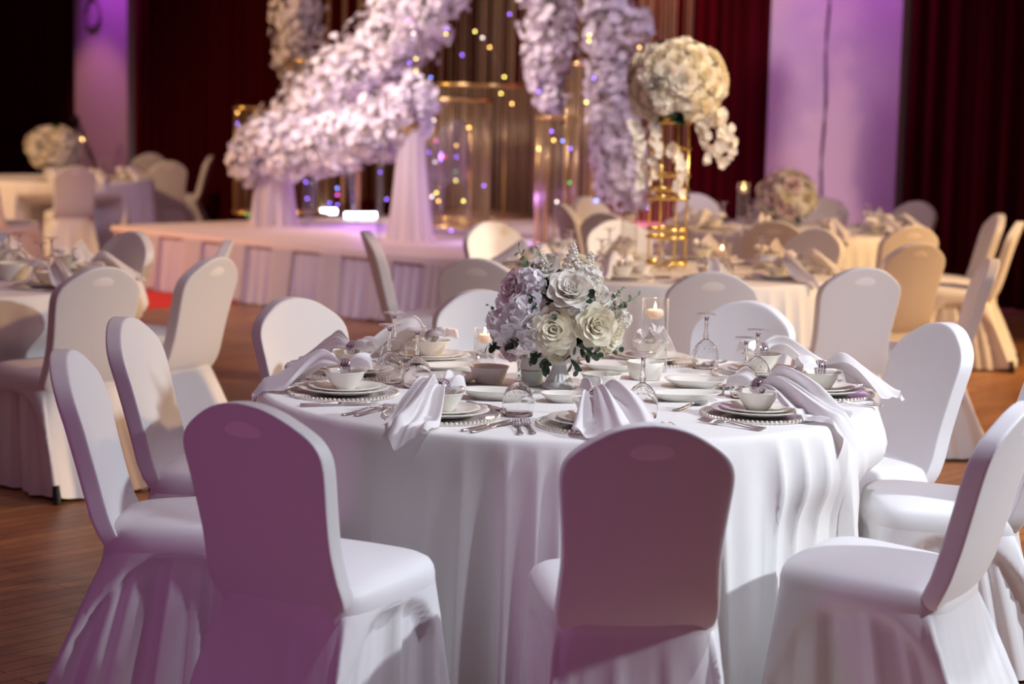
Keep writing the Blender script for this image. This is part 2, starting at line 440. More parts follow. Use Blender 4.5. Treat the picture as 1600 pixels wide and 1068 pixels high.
RINGB, RINGC = ring_me()
def napkin_me(seed, L0=.24, T=.6, side=.03, W0=.085):
    """napkin drawn through a ring lying in the bowl; the long tail falls over the plates to +y, a short fan the other way"""
    rnd = random.Random(seed); m = MB(); sg = 1 if T > 0 else -1
    p1, p2, p3 = [rnd.uniform(0, 6.3) for _ in range(3)]
    path = spline([(0, 0, .068), (0, .03, .086), (side * .3, .064, .089), (side * .6, .10, .066), (side * .85, .14, .034), (side, .18, .010), (side * 1.2, L0, .0)], 6)
    NU = 44; P = []; n = len(path)
    for j, q in enumerate(path):
        s = j / (n - 1); w = .014 + W0 * smooth(s * 1.1) ** .8; row = []; tw = T * sin(pi * min(1, s * 1.1))
        for i in range(NU + 1):
            u = -1 + 2 * i / NU
            pl = (.016 * sin(6.2 * u + p1 + .8 * s) + .010 * sin(11.5 * u + p2 - s) + .004 * sin(19 * u + p3)) * smooth(s * 3) * (1.25 - .55 * s)
            hang = u * sg
            x = q.x + u * w * cos(tw) + sin(tw) * pl
            z = q.z - u * w * sin(tw) * .85 + cos(tw) * pl - .012 * max(0, hang) ** 2
            y = q.y + .055 * s * s * (1 - abs(u - .25 * sg) * 1.1) + .010 * sin(5 * u + p3) * s - .02 * max(0, hang) * s
            rr = sqrt(x * x + y * y); fl = .059 if rr < .069 else (.059 - (rr - .069) * 4 if rr < .0785 else (.0175 if rr < .138 else (.004 if rr < .168 else -.0095)))
            z = max(z, fl + .003 * sin(9 * u + p2) + .004)
            if y > .232: z -= (y - .232) * 1.2
            row.append((x, y, z))
        P.append(row)
    m.grid(P)
    P = []; path = spline([(0, 0, .068), (0, -.022, .083), (.004, -.045, .086), (.008, -.066, .078)], 5); n = len(path)
    for j, q in enumerate(path):
        s = j / (n - 1); w = .014 + .036 * s ** .8; row = []
        for i in range(29):
            u = -1 + 2 * i / 28
            z = q.z + (.013 * sin(7 * u + p2) + .007 * sin(13 * u + p1)) * smooth(s * 2) + .014 * (1 - abs(u)) * s
            row.append((q.x + u * w, q.y + .012 * sin(5 * u + p1) * s, z))
        P.append(row)
    m.grid(P)
    return m.mesh('cloth', NAPKIN)
NAPS = [napkin_me(21, .20, .35, -.04, .098), napkin_me(1, .21, .8, .03, .062), napkin_me(2, .235, -.8, -.04, .066), napkin_me(3, .22, .6, .05, .058), napkin_me(5, .21, -.7, .035, .064), napkin_me(8, .235, .9, -.05, .066)]
def cutlery():
    out = {}
    def flat(rows, thick):
        """rows: (y, halfwidth, z)"""
        m = MB(); P = []
        for (y, w, z) in rows: P.append([(-w, y, z), (-w * .6, y, z + thick * .8), (0, y, z + thick), (w * .6, y, z + thick * .8), (w, y, z), (w * .6, y, z - thick * .4), (-w * .6, y, z - thick * .4)])
        m.grid(P, True); n = 7; m.f.append(tuple(range(n))); m.f.append(tuple(range(len(m.v) - 1, len(m.v) - n - 1, -1)))
        m.f = [tuple(reversed(f)) for f in m.f]
        return m
    handle = [(-.100, .004, .003), (-.098, .0085, .003), (-.085, .010, .003), (-.06, .0075, .003), (-.03, .0048, .005), (0, .0040, .008), (.02, .0045, .009)]
    h = flat(handle, .0025); out['handle_f'] = h.mesh('handle', SILVER)
    m = flat([(.02, .0045, .009), (.035, .010, .006), (.048, .0125, .004), (.056, .0125, .004)], .0018)
    for k in range(4):
        x = -.0105 + k * .007
        m.tube([(x, .055, .004), (x, .075, .0045), (x, .09, .006), (x, .102, .009)], [.0020, .0019, .0017, .0010], 6)
    out['fork'] = m.mesh('tines', SILVER)
    m = MB(); P = []
    for j in range(9):
        v = j / 8; y = .02 + .07 * v; w = .0045 + .0175 * sin(pi * min(1, v * .93 + .03)) ** .8
        P.append([(w * (-1 + i / 4), y, .009 - .004 * smooth(v * 3) - .006 * (1 - (-1 + i / 4) ** 2) * sin(pi * v) + .004 * v * v) for i in range(9)])
    m.grid(P); m.grid([[(x, y, z - .0013) for x, y, z in reversed(r)] for r in P])
    out['spoon'] = m.mesh('spoon_bowl', SILVER)
    hk = flat([(-.115, .004, .003), (-.113, .0085, .003), (-.095, .0095, .003), (-.05, .0075, .003), (-.01, .0065, .003), (0, .0052, .003)], .004)
    out['handle_k'] = hk.mesh('handle', SILVER)
    bl = flat([(0, .005, .003), (.01, .0085, .003), (.05, .0095, .003), (.085, .0085, .003), (.105, .005, .003), (.112, .001, .003)], .0014)
    out['blade'] = bl.mesh('blade', SILVER)
    return out
CUT = cutlery()
def lay(kind, label, loc, rot, group):
    t = thing(kind, label, kind if kind != 'dessert_spoon' else 'spoon', loc, rot, group)
    if kind == 'knife': obj('handle', CUT['handle_k'], t); obj('blade', CUT['blade'], t)
    elif kind == 'fork': obj('handle', CUT['handle_f'], t); obj('tines', CUT['fork'], t)
    else: obj('handle', CUT['handle_f'], t); obj('spoon_bowl', CUT['spoon'], t)
    return t
def glass_me():
    """goblet standing upside down: mouth on the table, foot on top"""
    b = MB(); out = [(.0405, 0), (.0425, .012), (.0440, .030), (.0425, .047), (.037, .064), (.028, .079), (.017, .089), (.0075, .096)]
    inn = [(max(r - .0012, .0005), z - (.0013 if z > .02 else 0)) for r, z in out]; b.lathe(out + [(.0005, .0965)], 36); b.lathe(list(reversed(inn)) + [out[0]], 36, cap0=True)
    st = MB(); st.lathe([(.0075, .094), (.0068, .102), (.0085, .108), (.0064, .116), (.0050, .128), (.0048, .142), (.0062, .148), (.0048, .153), (.0060, .162), (.010, .168)], 14, flute=.10, nfl=6)
    ft = MB(); ft.lathe([(.0005, .166), (.010, .167), (.020, .1715), (.0335, .175), (.0345, .1765), (.0335, .178), (.015, .1775), (.0005, .177)], 32)
    fc = MB()
    for j in range(3):
        for i in range(14):
            a = 2 * pi * (i + .5 * (j % 2)) / 14; r = (.0392, .0335, .0245)[j] + .0004; z = (.058, .070, .082)[j]
            fc.ball((r * cos(a), r * sin(a), z), .0020, 6, 4)
    return b.mesh('bowl', GLASS), st.mesh('stem', GLASS), ft.mesh('foot', FOOTG), fc.mesh('cut_facets', FACET, smooth=False)
GB, GS, GF, GC = glass_me()
def goblet(label, loc, group, rot=0, s=1):
    t = thing('wine_glass', label, 'glass', loc, rot, group, s)
    obj('bowl', GB, t); obj('stem', GS, t); obj('foot', GF, t); obj('cut_facets', GC, t)
    return t
_cyl = {}
def candle(label, loc, r, h, lvl, group=None, lit=True):
    """glass cylinder with water and a floating candle"""
    key = (r, h, lvl)
    if key not in _cyl:
        g = MB(); g.lathe([(.0005, 0), (r - .003, 0), (r, .003), (r, h - .001), (r - .0012, h), (r - .0025, h - .001), (r - .0025, .008), (r - .006, .006), (.0005, .006)], 36)
        w = MB(); w.lathe([(.0005, .0065), (r - .0065, .0068), (r - .0032, .0095), (r - .0032, lvl), (.0005, lvl)], 32)
        cr = min(r * .66, .028)
        c = MB(); c.lathe([(.0005, lvl - .016), (cr * .55, lvl - .015), (cr * .9, lvl - .008), (cr, lvl + .002), (cr * .97, lvl + .010), (cr * .8, lvl + .015), (cr * .3, lvl + .0135), (.0005, lvl + .013)], 24)
        k = MB(); k.tube([(0, 0, lvl + .012), (.0005, 0, lvl + .019)], .0007, 5)
        f = MB(); f.lathe([(.0003, lvl + .016), (.0034, lvl + .019), (.0042, lvl + .0225), (.0028, lvl + .028), (.0003, lvl + .034)], 10)
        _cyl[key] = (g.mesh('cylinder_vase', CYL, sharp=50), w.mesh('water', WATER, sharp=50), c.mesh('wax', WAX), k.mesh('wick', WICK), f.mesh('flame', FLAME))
    me = _cyl[key]
    t = thing('floating_candle_vase', label, 'candle', loc, 0, group)
    obj('cylinder_vase', me[0], t); obj('water', me[1], t)
    wx = obj('wax', me[2], t); obj('wick', me[3], wx)
    if lit: obj('flame', me[4], wx)
    if lit:
        li = bpy.data.lights.new('candle_glow', 'POINT'); li.energy = .28; li.color = (1, .55, .2); li.shadow_soft_size = .012
        obj('candle_glow', li, None, (loc[0], loc[1], loc[2] + lvl + .055))
    return t

# ------------------------------------------------------------------ flowers
def petal(m, M, L, W, cup, curl, nu=5, nv=5, tipw=.5):
    P = []
    for j in range(nv + 1):
        v = j / nv; w = W * (sin(pi * (.12 + .70 * v)) ** .75) * (1 if v < .85 else 1 - (v - .85) * 1.6)
        row = []
        for i in range(nu + 1):
            u = -1 + 2 * i / nu
            y = L * v; z = cup * L * v * v * (1 - curl * v * v * v) + cup * W * .6 * u * u
            row.append((u * w, y - curl * .15 * L * u * u * v, z))
        P.append(row)
    m.grid(P, False, M)
def rose_me(seed, Rr, mt, ruffle=0.0, layers=((3, .24, 84), (4, .34, 79), (5, .46, 71), (6, .60, 60), (7, .76, 47), (7, .90, 31), (7, 1.0, 14))):
    """rose opening towards +z, radius Rr"""
    rnd = random.Random(seed); m = MB()
    m.lathe([(.0005, Rr * .62), (Rr * .10, Rr * .58), (Rr * .15, Rr * .40), (Rr * .10, .0)], 10)
    for k, (n, l, tilt) in enumerate(layers):
        for i in range(n):
            a = 2 * pi * (i + .5 * (k % 2)) / n + rnd.uniform(-.2, .2)
            M = Matrix.Rotation(a, 4, 'Z') @ Matrix.Translation((0, Rr * .035 * (k + 1), Rr * .055 * (len(layers) - k))) @ Matrix.Rotation(R(tilt + rnd.uniform(-6, 6)), 4, 'X')
            petal(m, M, Rr * (l * .95 + .12), Rr * (.30 + .30 * l), .32 + rnd.uniform(-.08, .08) + ruffle * rnd.uniform(-.3, .3), .75 + ruffle)
    return m.mesh('rose', mt)
def floret(m, c, nrm, r, rnd, n=4):
    q = Vector(nrm).to_track_quat('Z', 'Y').to_matrix().to_4x4(); M0 = Matrix.Translation(c) @ q @ Matrix.Rotation(rnd.uniform(0, 6.3), 4, 'Z')
    for i in range(n):
        M = M0 @ Matrix.Rotation(2 * pi * i / n, 4, 'Z') @ Matrix.Rotation(R(18 + rnd.uniform(-14, 14)), 4, 'X')
        w = r * .5
        vs = [(0, 0, 0), (-w, r * .45, .12 * r), (-w * .8, r * .9, .05 * r), (0, r * 1.02, 0), (w * .8, r * .9, .08 * r), (w, r * .45, .12 * r), (0, r * .5, -.03 * r)]
        m.add(vs, [(0, 6, 1), (1, 6, 2), (2, 6, 3), (3, 6, 4), (4, 6, 5), (5, 6, 0)], M)
def hydrangea_me(seed, Rr, mt, nfl=60, fr=.3):
    rnd = random.Random(seed); m = MB()
    for i in range(nfl):
        z = 1 - 1.35 * (i + .5) / nfl; a = i * 2.39996
        s = sqrt(max(0, 1 - z * z)); d = Vector((s * cos(a), s * sin(a), z))
        floret(m, d * Rr * rnd.uniform(.86, 1.02), d + Vector((rnd.uniform(-.3, .3), rnd.uniform(-.3, .3), rnd.uniform(-.3, .3))), Rr * fr, rnd)
    m.ball((0, 0, 0), Rr * .62, 10, 6)
    return m.mesh('hydrangea', mt)
def stock_me(seed, L, mt):
    """spike of small round buds along +z"""
    rnd = random.Random(seed); m = MB()
    n = 46
    for i in range(n):
        v = i / n; a = i * 2.4; r = L * (.26 * (1 - v) + .05)
        c = (r * cos(a), r * sin(a), L * v); m.ball(c, L * (.075 - .03 * v) * rnd.uniform(.8, 1.2), 7, 5)
    return m.mesh('stock_flower', mt)
def sprig_me(seed, L, lr, n, mt, bend=.25):
    rnd = random.Random(seed); m = MB()
    pts = [(bend * L * (t / 6) ** 2, 0, L * t / 6) for t in range(7)]
    m.tube(pts, .0012, 5)
    for i in range(n):
        t = (i + 1) / n; p = Vector((bend * L * t * t, 0, L * t)); a = (i % 2) * pi + rnd.uniform(-.7, .7) + i * .35
        M = Matrix.Translation(p) @ Matrix.Rotation(a, 4, 'Z') @ Matrix.Rotation(R(rnd.uniform(5, 55)), 4, 'X')
        r = lr * (1.1 - .6 * t); k = 9; vs = [(0, r * 1.15, .04 * r)]
        for q in range(k): b = 2 * pi * q / k; vs.append((r * .85 * sin(b), r * 1.15 - r * cos(b), .18 * r * abs(sin(b))))
        m.add(vs, [(0, 1 + q, 1 + (q + 1) % k) for q in range(k)], M)
    return m.mesh('leaf_sprig', mt)
def leaves_me(seed, n, rad, size, mt, flat=1.0):
    rnd = random.Random(seed); m = MB()
    for i in range(n):
        z = rnd.uniform(-1, 1); a = rnd.uniform(0, 6.3); s = sqrt(1 - z * z); d = Vector((s * cos(a), s * sin(a), z * flat))
        q = (d + Vector((rnd.uniform(-.5, .5), rnd.uniform(-.5, .5), rnd.uniform(-.5, .5)))).to_track_quat('Y', 'Z').to_matrix().to_4x4()
        petal(m, Matrix.Translation(d * rad * rnd.uniform(.55, .9)) @ q, size * rnd.uniform(.8, 1.2), size * .45, .15, .3, 3, 4)
    return m.mesh('foliage', mt)
def orchid_me(seed, n, L, mt, size=.032):
    """arching stem of drooping orchids hanging along -z"""
    rnd = random.Random(seed); m = MB()
    for i in range(n):
        t = i / max(1, n - 1); p = Vector((.05 * sin(2.2 * t) + rnd.uniform(-.02, .02), rnd.uniform(-.025, .025), -L * t))
        floret(m, p, Vector((rnd.uniform(-1, 1), -1.0 + rnd.uniform(-.3, .6), rnd.uniform(-.3, .3))), size * (1.1 - .35 * t) * rnd.uniform(.9, 1.2), rnd, 5)
    return m.mesh('orchid_spray', mt)
ROSES = [rose_me(1, .05, PETAL_IVORY), rose_me(2, .05, PETAL_CREAM), rose_me(3, .05, PETAL_CREAM, .25, ((4, .25, 82), (5, .36, 76), (7, .5, 66), (8, .66, 54), (9, .8, 40), (9, .92, 26), (9, 1., 10))), rose_me(4, .05, PETAL_BLUSH)]
HYD = [hydrangea_me(1, .05, PETAL_WHITE), hydrangea_me(2, .05, PETAL_IVORY), hydrangea_me(4, .05, PETAL_WHITE, 24, .52)]
STOCK = stock_me(1, .10, PETAL_IVORY)
SPRIG = [sprig_me(1, .12, .0175, 8, LEAF_EUC), sprig_me(2, .11, .016, 7, LEAF_EUC, -.3)]
DLEAF = sprig_me(5, .07, .021, 5, LEAF_DARK, .2)
SMALLB = hydrangea_me(9, .02, PETAL_IVORY, 14, .5)
def face(d, roll=0.0):
    return (Vector(d).to_track_quat('Z', 'Y').to_matrix() @ Matrix.Rotation(roll, 3, 'Z')).to_euler()
def flower_ball(t, c, rad, n, seed, kinds, sz=.05, squash=.8, zmin=-.5):
    rnd = random.Random(seed)
    for i in range(n):
        z = 1 - (1 - zmin) * (i + .5) / n; a = i * 2.39996 + seed; s = sqrt(1 - z * z)
        d = Vector((s * cos(a), s * sin(a), z)); k = kinds[rnd.randrange(len(kinds))]
        nm = 'rose' if k in ROSES else 'hydrangea'
        r = rad * rnd.uniform(.80, .95)
        obj(nm, k, t, Vector(c) + Vector((d.x * r, d.y * r, d.z * r * squash)), face(d), sz / .05 * rnd.uniform(.85, 1.15))
    f = obj('foliage', leaves_me(seed, 60, rad * .92, rad * .42, LEAF_DARK, squash), t, c)
# ================================================================== THE ROOM
AX = Vector((.7233, -.6904, 0)); NX = Vector((.6904, .7233, 0)); OFF0 = 9.53; WOFF = 14.6
def Sp(x, y, t):
    """where pixel x, y meets the upright plane t metres behind the stage front"""
    d = _fw + ((x - 800) / FPX) * CR - ((y - 534) / FPX) * CU
    D = (OFF0 + t) / (d.x * NX.x + d.y * NX.y)
    return Vector((d.x * D, d.y * D, CAMH + d.z * D))
def W(s, o=0.0, z=0.0): return NX * (WOFF - o) + AX * s + Vector((0, 0, z))
def ws(px, y=160, o=0.0):
    p = Sp(px, y, WOFF - OFF0 - o); return p.dot(AX)

m = MB(); m.add([(-16, -3, 0), (13, -3, 0), (13, 32, 0), (-16, 32, 0), (-16, -3, -.05), (13, -3, -.05), (13, 32, -.05), (-16, 32, -.05)], [(0, 1, 2, 3), (7, 6, 5, 4), (0, 4, 5, 1), (1, 5, 6, 2), (2, 6, 7, 3), (3, 7, 4, 0)])
struct('floor', m.mesh('floor', WOOD, smooth=False))
def wall_box(name, s0, s1, o0, o1, z0, z1, mt):
    m = MB(); P = [W(s0, o0), W(s1, o0), W(s1, o1), W(s0, o1)]
    m.add([(*p.xy, z0) for p in P] + [(*p.xy, z1) for p in P], [(0, 3, 2, 1), (4, 5, 6, 7), (0, 1, 5, 4), (1, 2, 6, 5), (2, 3, 7, 6), (3, 0, 4, 7)])
    return struct(name, m.mesh(name, mt, smooth=False))
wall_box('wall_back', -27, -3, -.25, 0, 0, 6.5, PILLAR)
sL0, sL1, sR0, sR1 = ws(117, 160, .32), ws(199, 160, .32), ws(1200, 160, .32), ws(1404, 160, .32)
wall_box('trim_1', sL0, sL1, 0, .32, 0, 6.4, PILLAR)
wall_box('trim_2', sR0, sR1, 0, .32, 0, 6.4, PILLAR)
def curtain(s0, s1, label, seed):
    rnd = random.Random(seed); m = MB(); n = int((s1 - s0) / .022); P0 = []; P1 = []
    ph = 0; cols = []
    for i in range(n + 1):
        s = s0 + (s1 - s0) * i / n; ph += .022 * 2 * pi / (.19 + .06 * sin(3.1 * s + seed))
        cols.append((s, .055 * sin(ph) + .018 * sin(2.3 * ph + 1)))
    zs = [.015, 1, 2, 3.2, 4.6, 6.2]; P = []
    for z in zs:
        k = 1 - .25 * (z / 6.2); P.append([W(s, .20 + o * k, z) for s, o in cols])
    m.grid(P); m.grid([[p + NX * .006 for p in reversed(r)] for r in P])
    tag(obj('curtain', m.mesh('curtain', VELVET)), label, 'curtain', 'burgundy velvet curtains along the back wall')
curtain(-25.5, sL0 - .03, 'dark burgundy velvet curtain left of the purple-lit left pillar', 1)
curtain(sL1 + .05, sR0 - .06, 'long dark burgundy velvet curtain behind the stage between both pillars', 2)
curtain(sR1 + .04, -4.2, 'almost black burgundy curtain right of the wide purple-lit pillar', 3)
# cable loop on the left pillar and cable down the right one
c0 = Sp(145, 18, WOFF - OFF0 - .34); pts = []
for i in range(25):
    a = 2 * pi * i / 24 + pi / 2; k = 1 - .25 * sin(a)
    pts.append(c0 + AX * (.15 * cos(a) * k) + Vector((0, 0, .20 * sin(a))))
m = MB(); m.tube(pts[:-1], .016, 8, True)
tag(obj('cable_loop', m.mesh('cable_loop', CABLE)), 'loop of cable hung high on the left pillar', 'cable')
m = MB(); top = Sp(1297, -60, WOFF - OFF0 - .335); bot = top.copy(); bot.z = .02
m.tube([top + AX * (.012 * sin(i * 1.3)) + (bot - top) * (i / 14) for i in range(15)], .012, 8)
tag(obj('cable', m.mesh('cable', CABLE)), 'thin dark cable running down the wide right pillar', 'cable')
# red carpet in front of the stage
def quad_slab(name, P, z, mt, h=.008):
    m = MB(); n = len(P); m.add([(p[0], p[1], z - h) for p in P] + [(p[0], p[1], z) for p in P], [tuple(range(n - 1, -1, -1)), tuple(range(n, 2 * n))] + [(i, (i + 1) % n, n + (i + 1) % n, n + i) for i in range(n)])
    return m.mesh(name, mt, smooth=False)
F0 = Vector((-3.345, 16.365, 0))
def ST(s, t, z=0.0): return F0 + AX * s + NX * t + Vector((0, 0, z))
tag(obj('red_carpet', quad_slab('red_carpet', [ST(-.35, -1.6), ST(1.55, -1.75), ST(1.75, -.08), ST(-.2, -.08)], .008, REDCARPET)), 'red carpet lying on the floor before the stage', 'carpet')

# ================================================================== THE STAGE
SL, SD = 4.25, 4.65
stage = thing('stage', 'low stage with pale deck and gathered white skirt under the flower arch', 'stage', F0)
def rel(p): return Vector(p) - F0
m = MB(); P = [ST(-.02, -.03), ST(SL, -.03), ST(SL, SD), ST(-.02, SD)]
m.add([rel((*p.xy, .455)) for p in P] + [rel((*p.xy, .5)) for p in P], [(3, 2, 1, 0), (4, 5, 6, 7), (0, 1, 5, 4), (1, 2, 6, 5), (2, 3, 7, 6), (3, 0, 4, 7)])
obj('deck', m.mesh('deck', DECKM, smooth=False), stage)
def skirt_panel(fn, L, z0, z1, wl, am, seed, mt, name, parent, o=0.0):
    rnd = random.Random(seed); m = MB(); n = int(L / .012); cols = []; ph = rnd.random() * 6
    for i in range(n + 1):
        s = L * i / n; ph += .012 * 2 * pi / (wl * (1 + .35 * sin(s * 5 + seed))); cols.append((s, sin(ph) + .4 * sin(2.1 * ph)))
    P = []
    for j in range(7):
        v = j / 6; P.append([fn(s, -o - am * f * (.25 + .75 * v) - .05 * v, z1 + (z0 - z1) * v) for s, f in cols])
    m.grid(P)
    return obj(name, m.mesh(name, mt), parent)
skirt_panel(lambda s, t, z: rel(ST(s, t, z)), SL, .01, .465, .10, .018, 4, SKIRTW, 'stage_skirt', stage)
skirt_panel(lambda s, t, z: rel(ST(t, SD - s, z)), SD, .01, .465, .10, .018, 5, SKIRTW, 'stage_skirt', stage)
for k in range(7):
    s0 = .42 + k * .56
    skirt_panel(lambda s, t, z: rel(ST(s0 + s, t, z)), .24, .03, .46, .06, .012, 20 + k, SHEER, 'sheer_swag', stage, .03)

# bead stands: gold hoops hung with chains
def bead_pillar(px, wpx, ytop, t, label, seed, nst, posts=4):
    c = Sp(px, ytop, t); ztop = c.z; r = wpx / 2 * c.y / FPX; z0 = .5
    th = thing('bead_stand', label, 'decor stand', (c.x, c.y, z0), 0, 'gold hoop stands hung with bead chains'); h = ztop - z0
    def hoop(z, rr=.011, nm='hoop'):
        m = MB(); m.tube([(r * cos(2 * pi * i / 40), r * sin(2 * pi * i / 40), z) for i in range(40)], rr, 8, True); obj(nm, m.mesh(nm, GOLD), th)
    hoop(h - .012, .016); hoop(.016, .016, 'base_hoop')
    for i in range(posts):
        a = 2 * pi * (i + .3) / posts; m = MB(); m.tube([(r * cos(a), r * sin(a), .01), (r * cos(a), r * sin(a), h - .01)], .009, 8); obj('post', m.mesh('post', GOLD), th)
    m = MB(); rnd = random.Random(seed)
    for i in range(nst):
        a = 2 * pi * (i + rnd.random() * .6) / nst; q = r * .985; m.tube([(q * cos(a), q * sin(a), h - .02), (q * cos(a) + rnd.uniform(-.006, .006), q * sin(a), .03)], .0045, 4)
    bc = obj('bead_curtain', m.mesh('bead_curtain', GOLDCHAIN), th); bc['kind'] = 'stuff'
    return c
bead_pillar(391, 50, 166, 2.0, 'short gold bead stand at the left end of the stage', 1, 26)
bead_pillar(487, 76, 94, 2.6, 'gold bead stand carrying the left flower column', 2, 36)
bead_pillar(747, 190, 131, 3.75, 'widest gold hoop bead stand behind the centre of the stage', 3, 80)
bead_pillar(712, 112, 153, 2.55, 'middle gold bead stand standing on a gold base before the widest one', 4, 50)
bead_pillar(872, 66, 181, 1.6, 'shorter gold bead stand right of centre with flowers behind it', 5, 34)
bead_pillar(914, 60, 98, 2.5, 'tall gold bead stand between the two right flower columns', 6, 34)
# chain curtain hung across the back of the stage
m = MB(); rnd = random.Random(12); pa, pb = Sp(560, 160, 4.5), Sp(1082, 160, 4.5); n = 150
for i in range(n):
    u = (i + rnd.uniform(-.4, .4)) / n; p = pa.lerp(pb, u); p = p + NX * rnd.uniform(-.06, .06)
    m.tube([(p.x, p.y, 5.2), (p.x, p.y, .52)], rnd.choice((.004, .005, .007)), 4)
o = tag(obj('chain_curtain', m.mesh('chain_curtain', GOLDCHAIN)), 'curtain of hanging gold bead chains across the back of the stage', 'bead curtain'); o['kind'] = 'stuff'
b0, b1 = Sp(560, 160, 4.5), Sp(1082, 160, 4.5); m = MB(); m.tube([(b0.x, b0.y, 5.21), (b1.x, b1.y, 5.21)], .02, 8)
obj('hanging_rail', m.mesh('hanging_rail', GOLD), o)
# tall gold poles
th = thing('gold_pole_stand', 'stand of tall slim gold poles beside the left flower column', 'decor stand', ST(0, 0, .5) * 0 + Vector((*Sp(538, 160, 3.0).xy, .5)))
for i, px in enumerate((512, 537, 561)):
    p = Sp(px, 160, 3.0) - Vector(th.location); p.z = 0; m = MB(); m.box((p.x - .02, p.y - .02, 0), (p.x + .02, p.y + .02, 3.6)); obj('pole', m.mesh('pole', GOLD, smooth=False), th)
m = MB(); p0 = Sp(505, 160, 3.0) - Vector(th.location); p1 = Sp(568, 160, 3.0) - Vector(th.location); m.tube([(p0.x, p0.y, 3.6), (p1.x, p1.y, 3.6)], .02, 8); obj('crossbar', m.mesh('crossbar', GOLD), th)

# flower garlands
def garland(name, px, t, label, seed, dens=1.0, mt=None, tt=None):
    """px: list of (x, y, radius in px)"""
    rnd = random.Random(seed); path = []
    for i, (x, y, rp) in enumerate(px):
        p = Sp(x, y, tt[i] if tt else t); path.append((p.x, p.y, p.z, rp * p.y / FPX))
    pts = spline([p[:3] for p in path], 8); rr = spline([(p[3], 0, 0) for p in path], 8)
    L = sum((pts[i + 1] - pts[i]).length for i in range(len(pts) - 1))
    th = thing(name, label, 'flowers', pts[-1], 0, 'white blossom garlands of the stage')
    m = MB(); core = MB(); o = pts[-1]
    core.tube([p - o for p in pts], [max(.02, r.x * .22) for r in rr], 8)
    n = int(760 * L * dens)
    for i in range(n):
        u = rnd.random() * (len(pts) - 1); k = int(u); f = u - k
        c = pts[k].lerp(pts[min(k + 1, len(pts) - 1)], f); r = rr[k].x * (1 - f) + rr[min(k + 1, len(pts) - 1)].x * f
        d = Vector((rnd.gauss(0, 1), rnd.gauss(0, 1), rnd.gauss(0, 1))).normalized()
        q = c + d * r * (.3 + .98 * rnd.random() ** .8) - o
        dd = d + Vector((rnd.uniform(-.6, .6), rnd.uniform(-.6, .6), rnd.uniform(-.6, .6)))
        floret(m, q, dd, rnd.uniform(.028, .056), rnd, 5)
    obj('branch', core.mesh('branch', STEM), th)
    b = obj('blossoms', m.mesh('blossoms', mt or PETAL_WHITE), th); b['kind'] = 'stuff'
garland('floral_garland', [(474, -90, 32), (470, -20, 34), (465, 40, 34), (462, 90, 30), (476, 120, 22)], 2.6, 'white flower column on top of the left bead stand', 1)
garland('floral_arch', [(705, -60, 44), (668, 0, 52), (625, 55, 56), (585, 100, 58), (540, 135, 58), (500, 165, 54), (455, 200, 46), (420, 225, 36)], 2.0, 'white flower arch sweeping down from upper right to the head table', 2, 1.25)
garland('table_garland', [(382, 262, 20), (405, 226, 34), (455, 232, 42), (510, 222, 40), (560, 212, 42), (615, 190, 40), (655, 158, 34)], 1.0, 'white flower garland spread along the head table', 3, 1.3)
garland('floral_garland', [(868, -90, 36), (858, -20, 40), (858, 40, 38), (862, 90, 34), (852, 120, 26), (868, 165, 18)], 2.3, 'slim white flower column right of the chain curtain centre', 4)
garland('floral_garland', [(955, -90, 36), (950, -10, 38), (955, 60, 38), (955, 130, 34), (962, 200, 34), (968, 255, 36), (980, 300, 34)], 2.0, 'tall lavender-lit flower column just left of the tall gold flower stand', 5, 1.0)
garland('flower_branch', [(958, 60, 20), (985, 50, 24), (1006, 35, 14)], 2.0, 'short blossom branch jutting right from the tall flower column', 6, 1.2)

# head table with voile drapes
dl, dr = U(428, 352, .5), U(640, 376, .5)
mid = (dl + dr) / 2; ht = thing('head_table', 'clear acrylic head table under the flowers between two voile drapes', 'table', mid)
tdir = (dr - dl).normalized(); tn = Vector((-tdir.y, tdir.x, 0)); half = (dr - dl).length / 2
m = MB(); P = [tdir * -half - tn * .25, tdir * half - tn * .25, tdir * half + tn * .3, tdir * -half + tn * .3]
m.add([(p.x, p.y, .74) for p in P] + [(p.x, p.y, .765) for p in P], [(3, 2, 1, 0), (4, 5, 6, 7), (0, 1, 5, 4), (1, 2, 6, 5), (2, 3, 7, 6), (3, 0, 4, 7)])
obj('tabletop', m.mesh('tabletop', ACRYL, smooth=False), ht)
for p in P:
    q = p * .9; m = MB(); m.box((q.x - .025, q.y - .025, 0), (q.x + .025, q.y + .025, .74)); obj('leg', m.mesh('leg', ACRYL, smooth=False), ht)
def drape(p, label, rx0, rx1, h):
    m = MB(); P = []
    for j in range(15):
        v = j / 14; e = smooth(v) * .6 + v ** 6 * .4; row = []
        for i in range(90):
            a = 2 * pi * i / 90; f = 1 + (.03 + .09 * v) * sin(11 * a + .5 * sin(3 * a)) + .03 * sin(23 * a)
            r = (rx0 + (rx1 - rx0) * e) * f; row.append((tdir * (r * cos(a)) + tn * (r * .75 * sin(a))) + Vector((0, 0, h * (1 - v) + .004)))
        P.append(row)
    m.grid(P, True)
    P = [[q * k + Vector((0, 0, P[0][0].z * (1 - k))) for q in P[0]] for k in (.02, .5, 1)]
    m.grid(P, True)
    tag(obj('voile_drape', m.mesh('voile_drape', SHEER), None, p), label, 'drape', 'voile drapes at the head table ends')
drape(dl, 'sheer white voile drape falling from the left end of the head table', .15, .235, .80)
drape(dr, 'sheer white voile drape falling from the right end of the head table', .125, .205, .83)
gp = dr + Vector((0, 0, .836)); t = thing('gold_bowl', 'small gold bowl of white flowers on the right voile drape', 'bowl', gp)
m = MB(); m.lathe([(.05, 0), (.055, .005), (.075, .04), (.085, .08), (.08, .08), (.07, .04), (.001, .012)], 28); obj('bowl', m.mesh('bowl', GOLD), t)
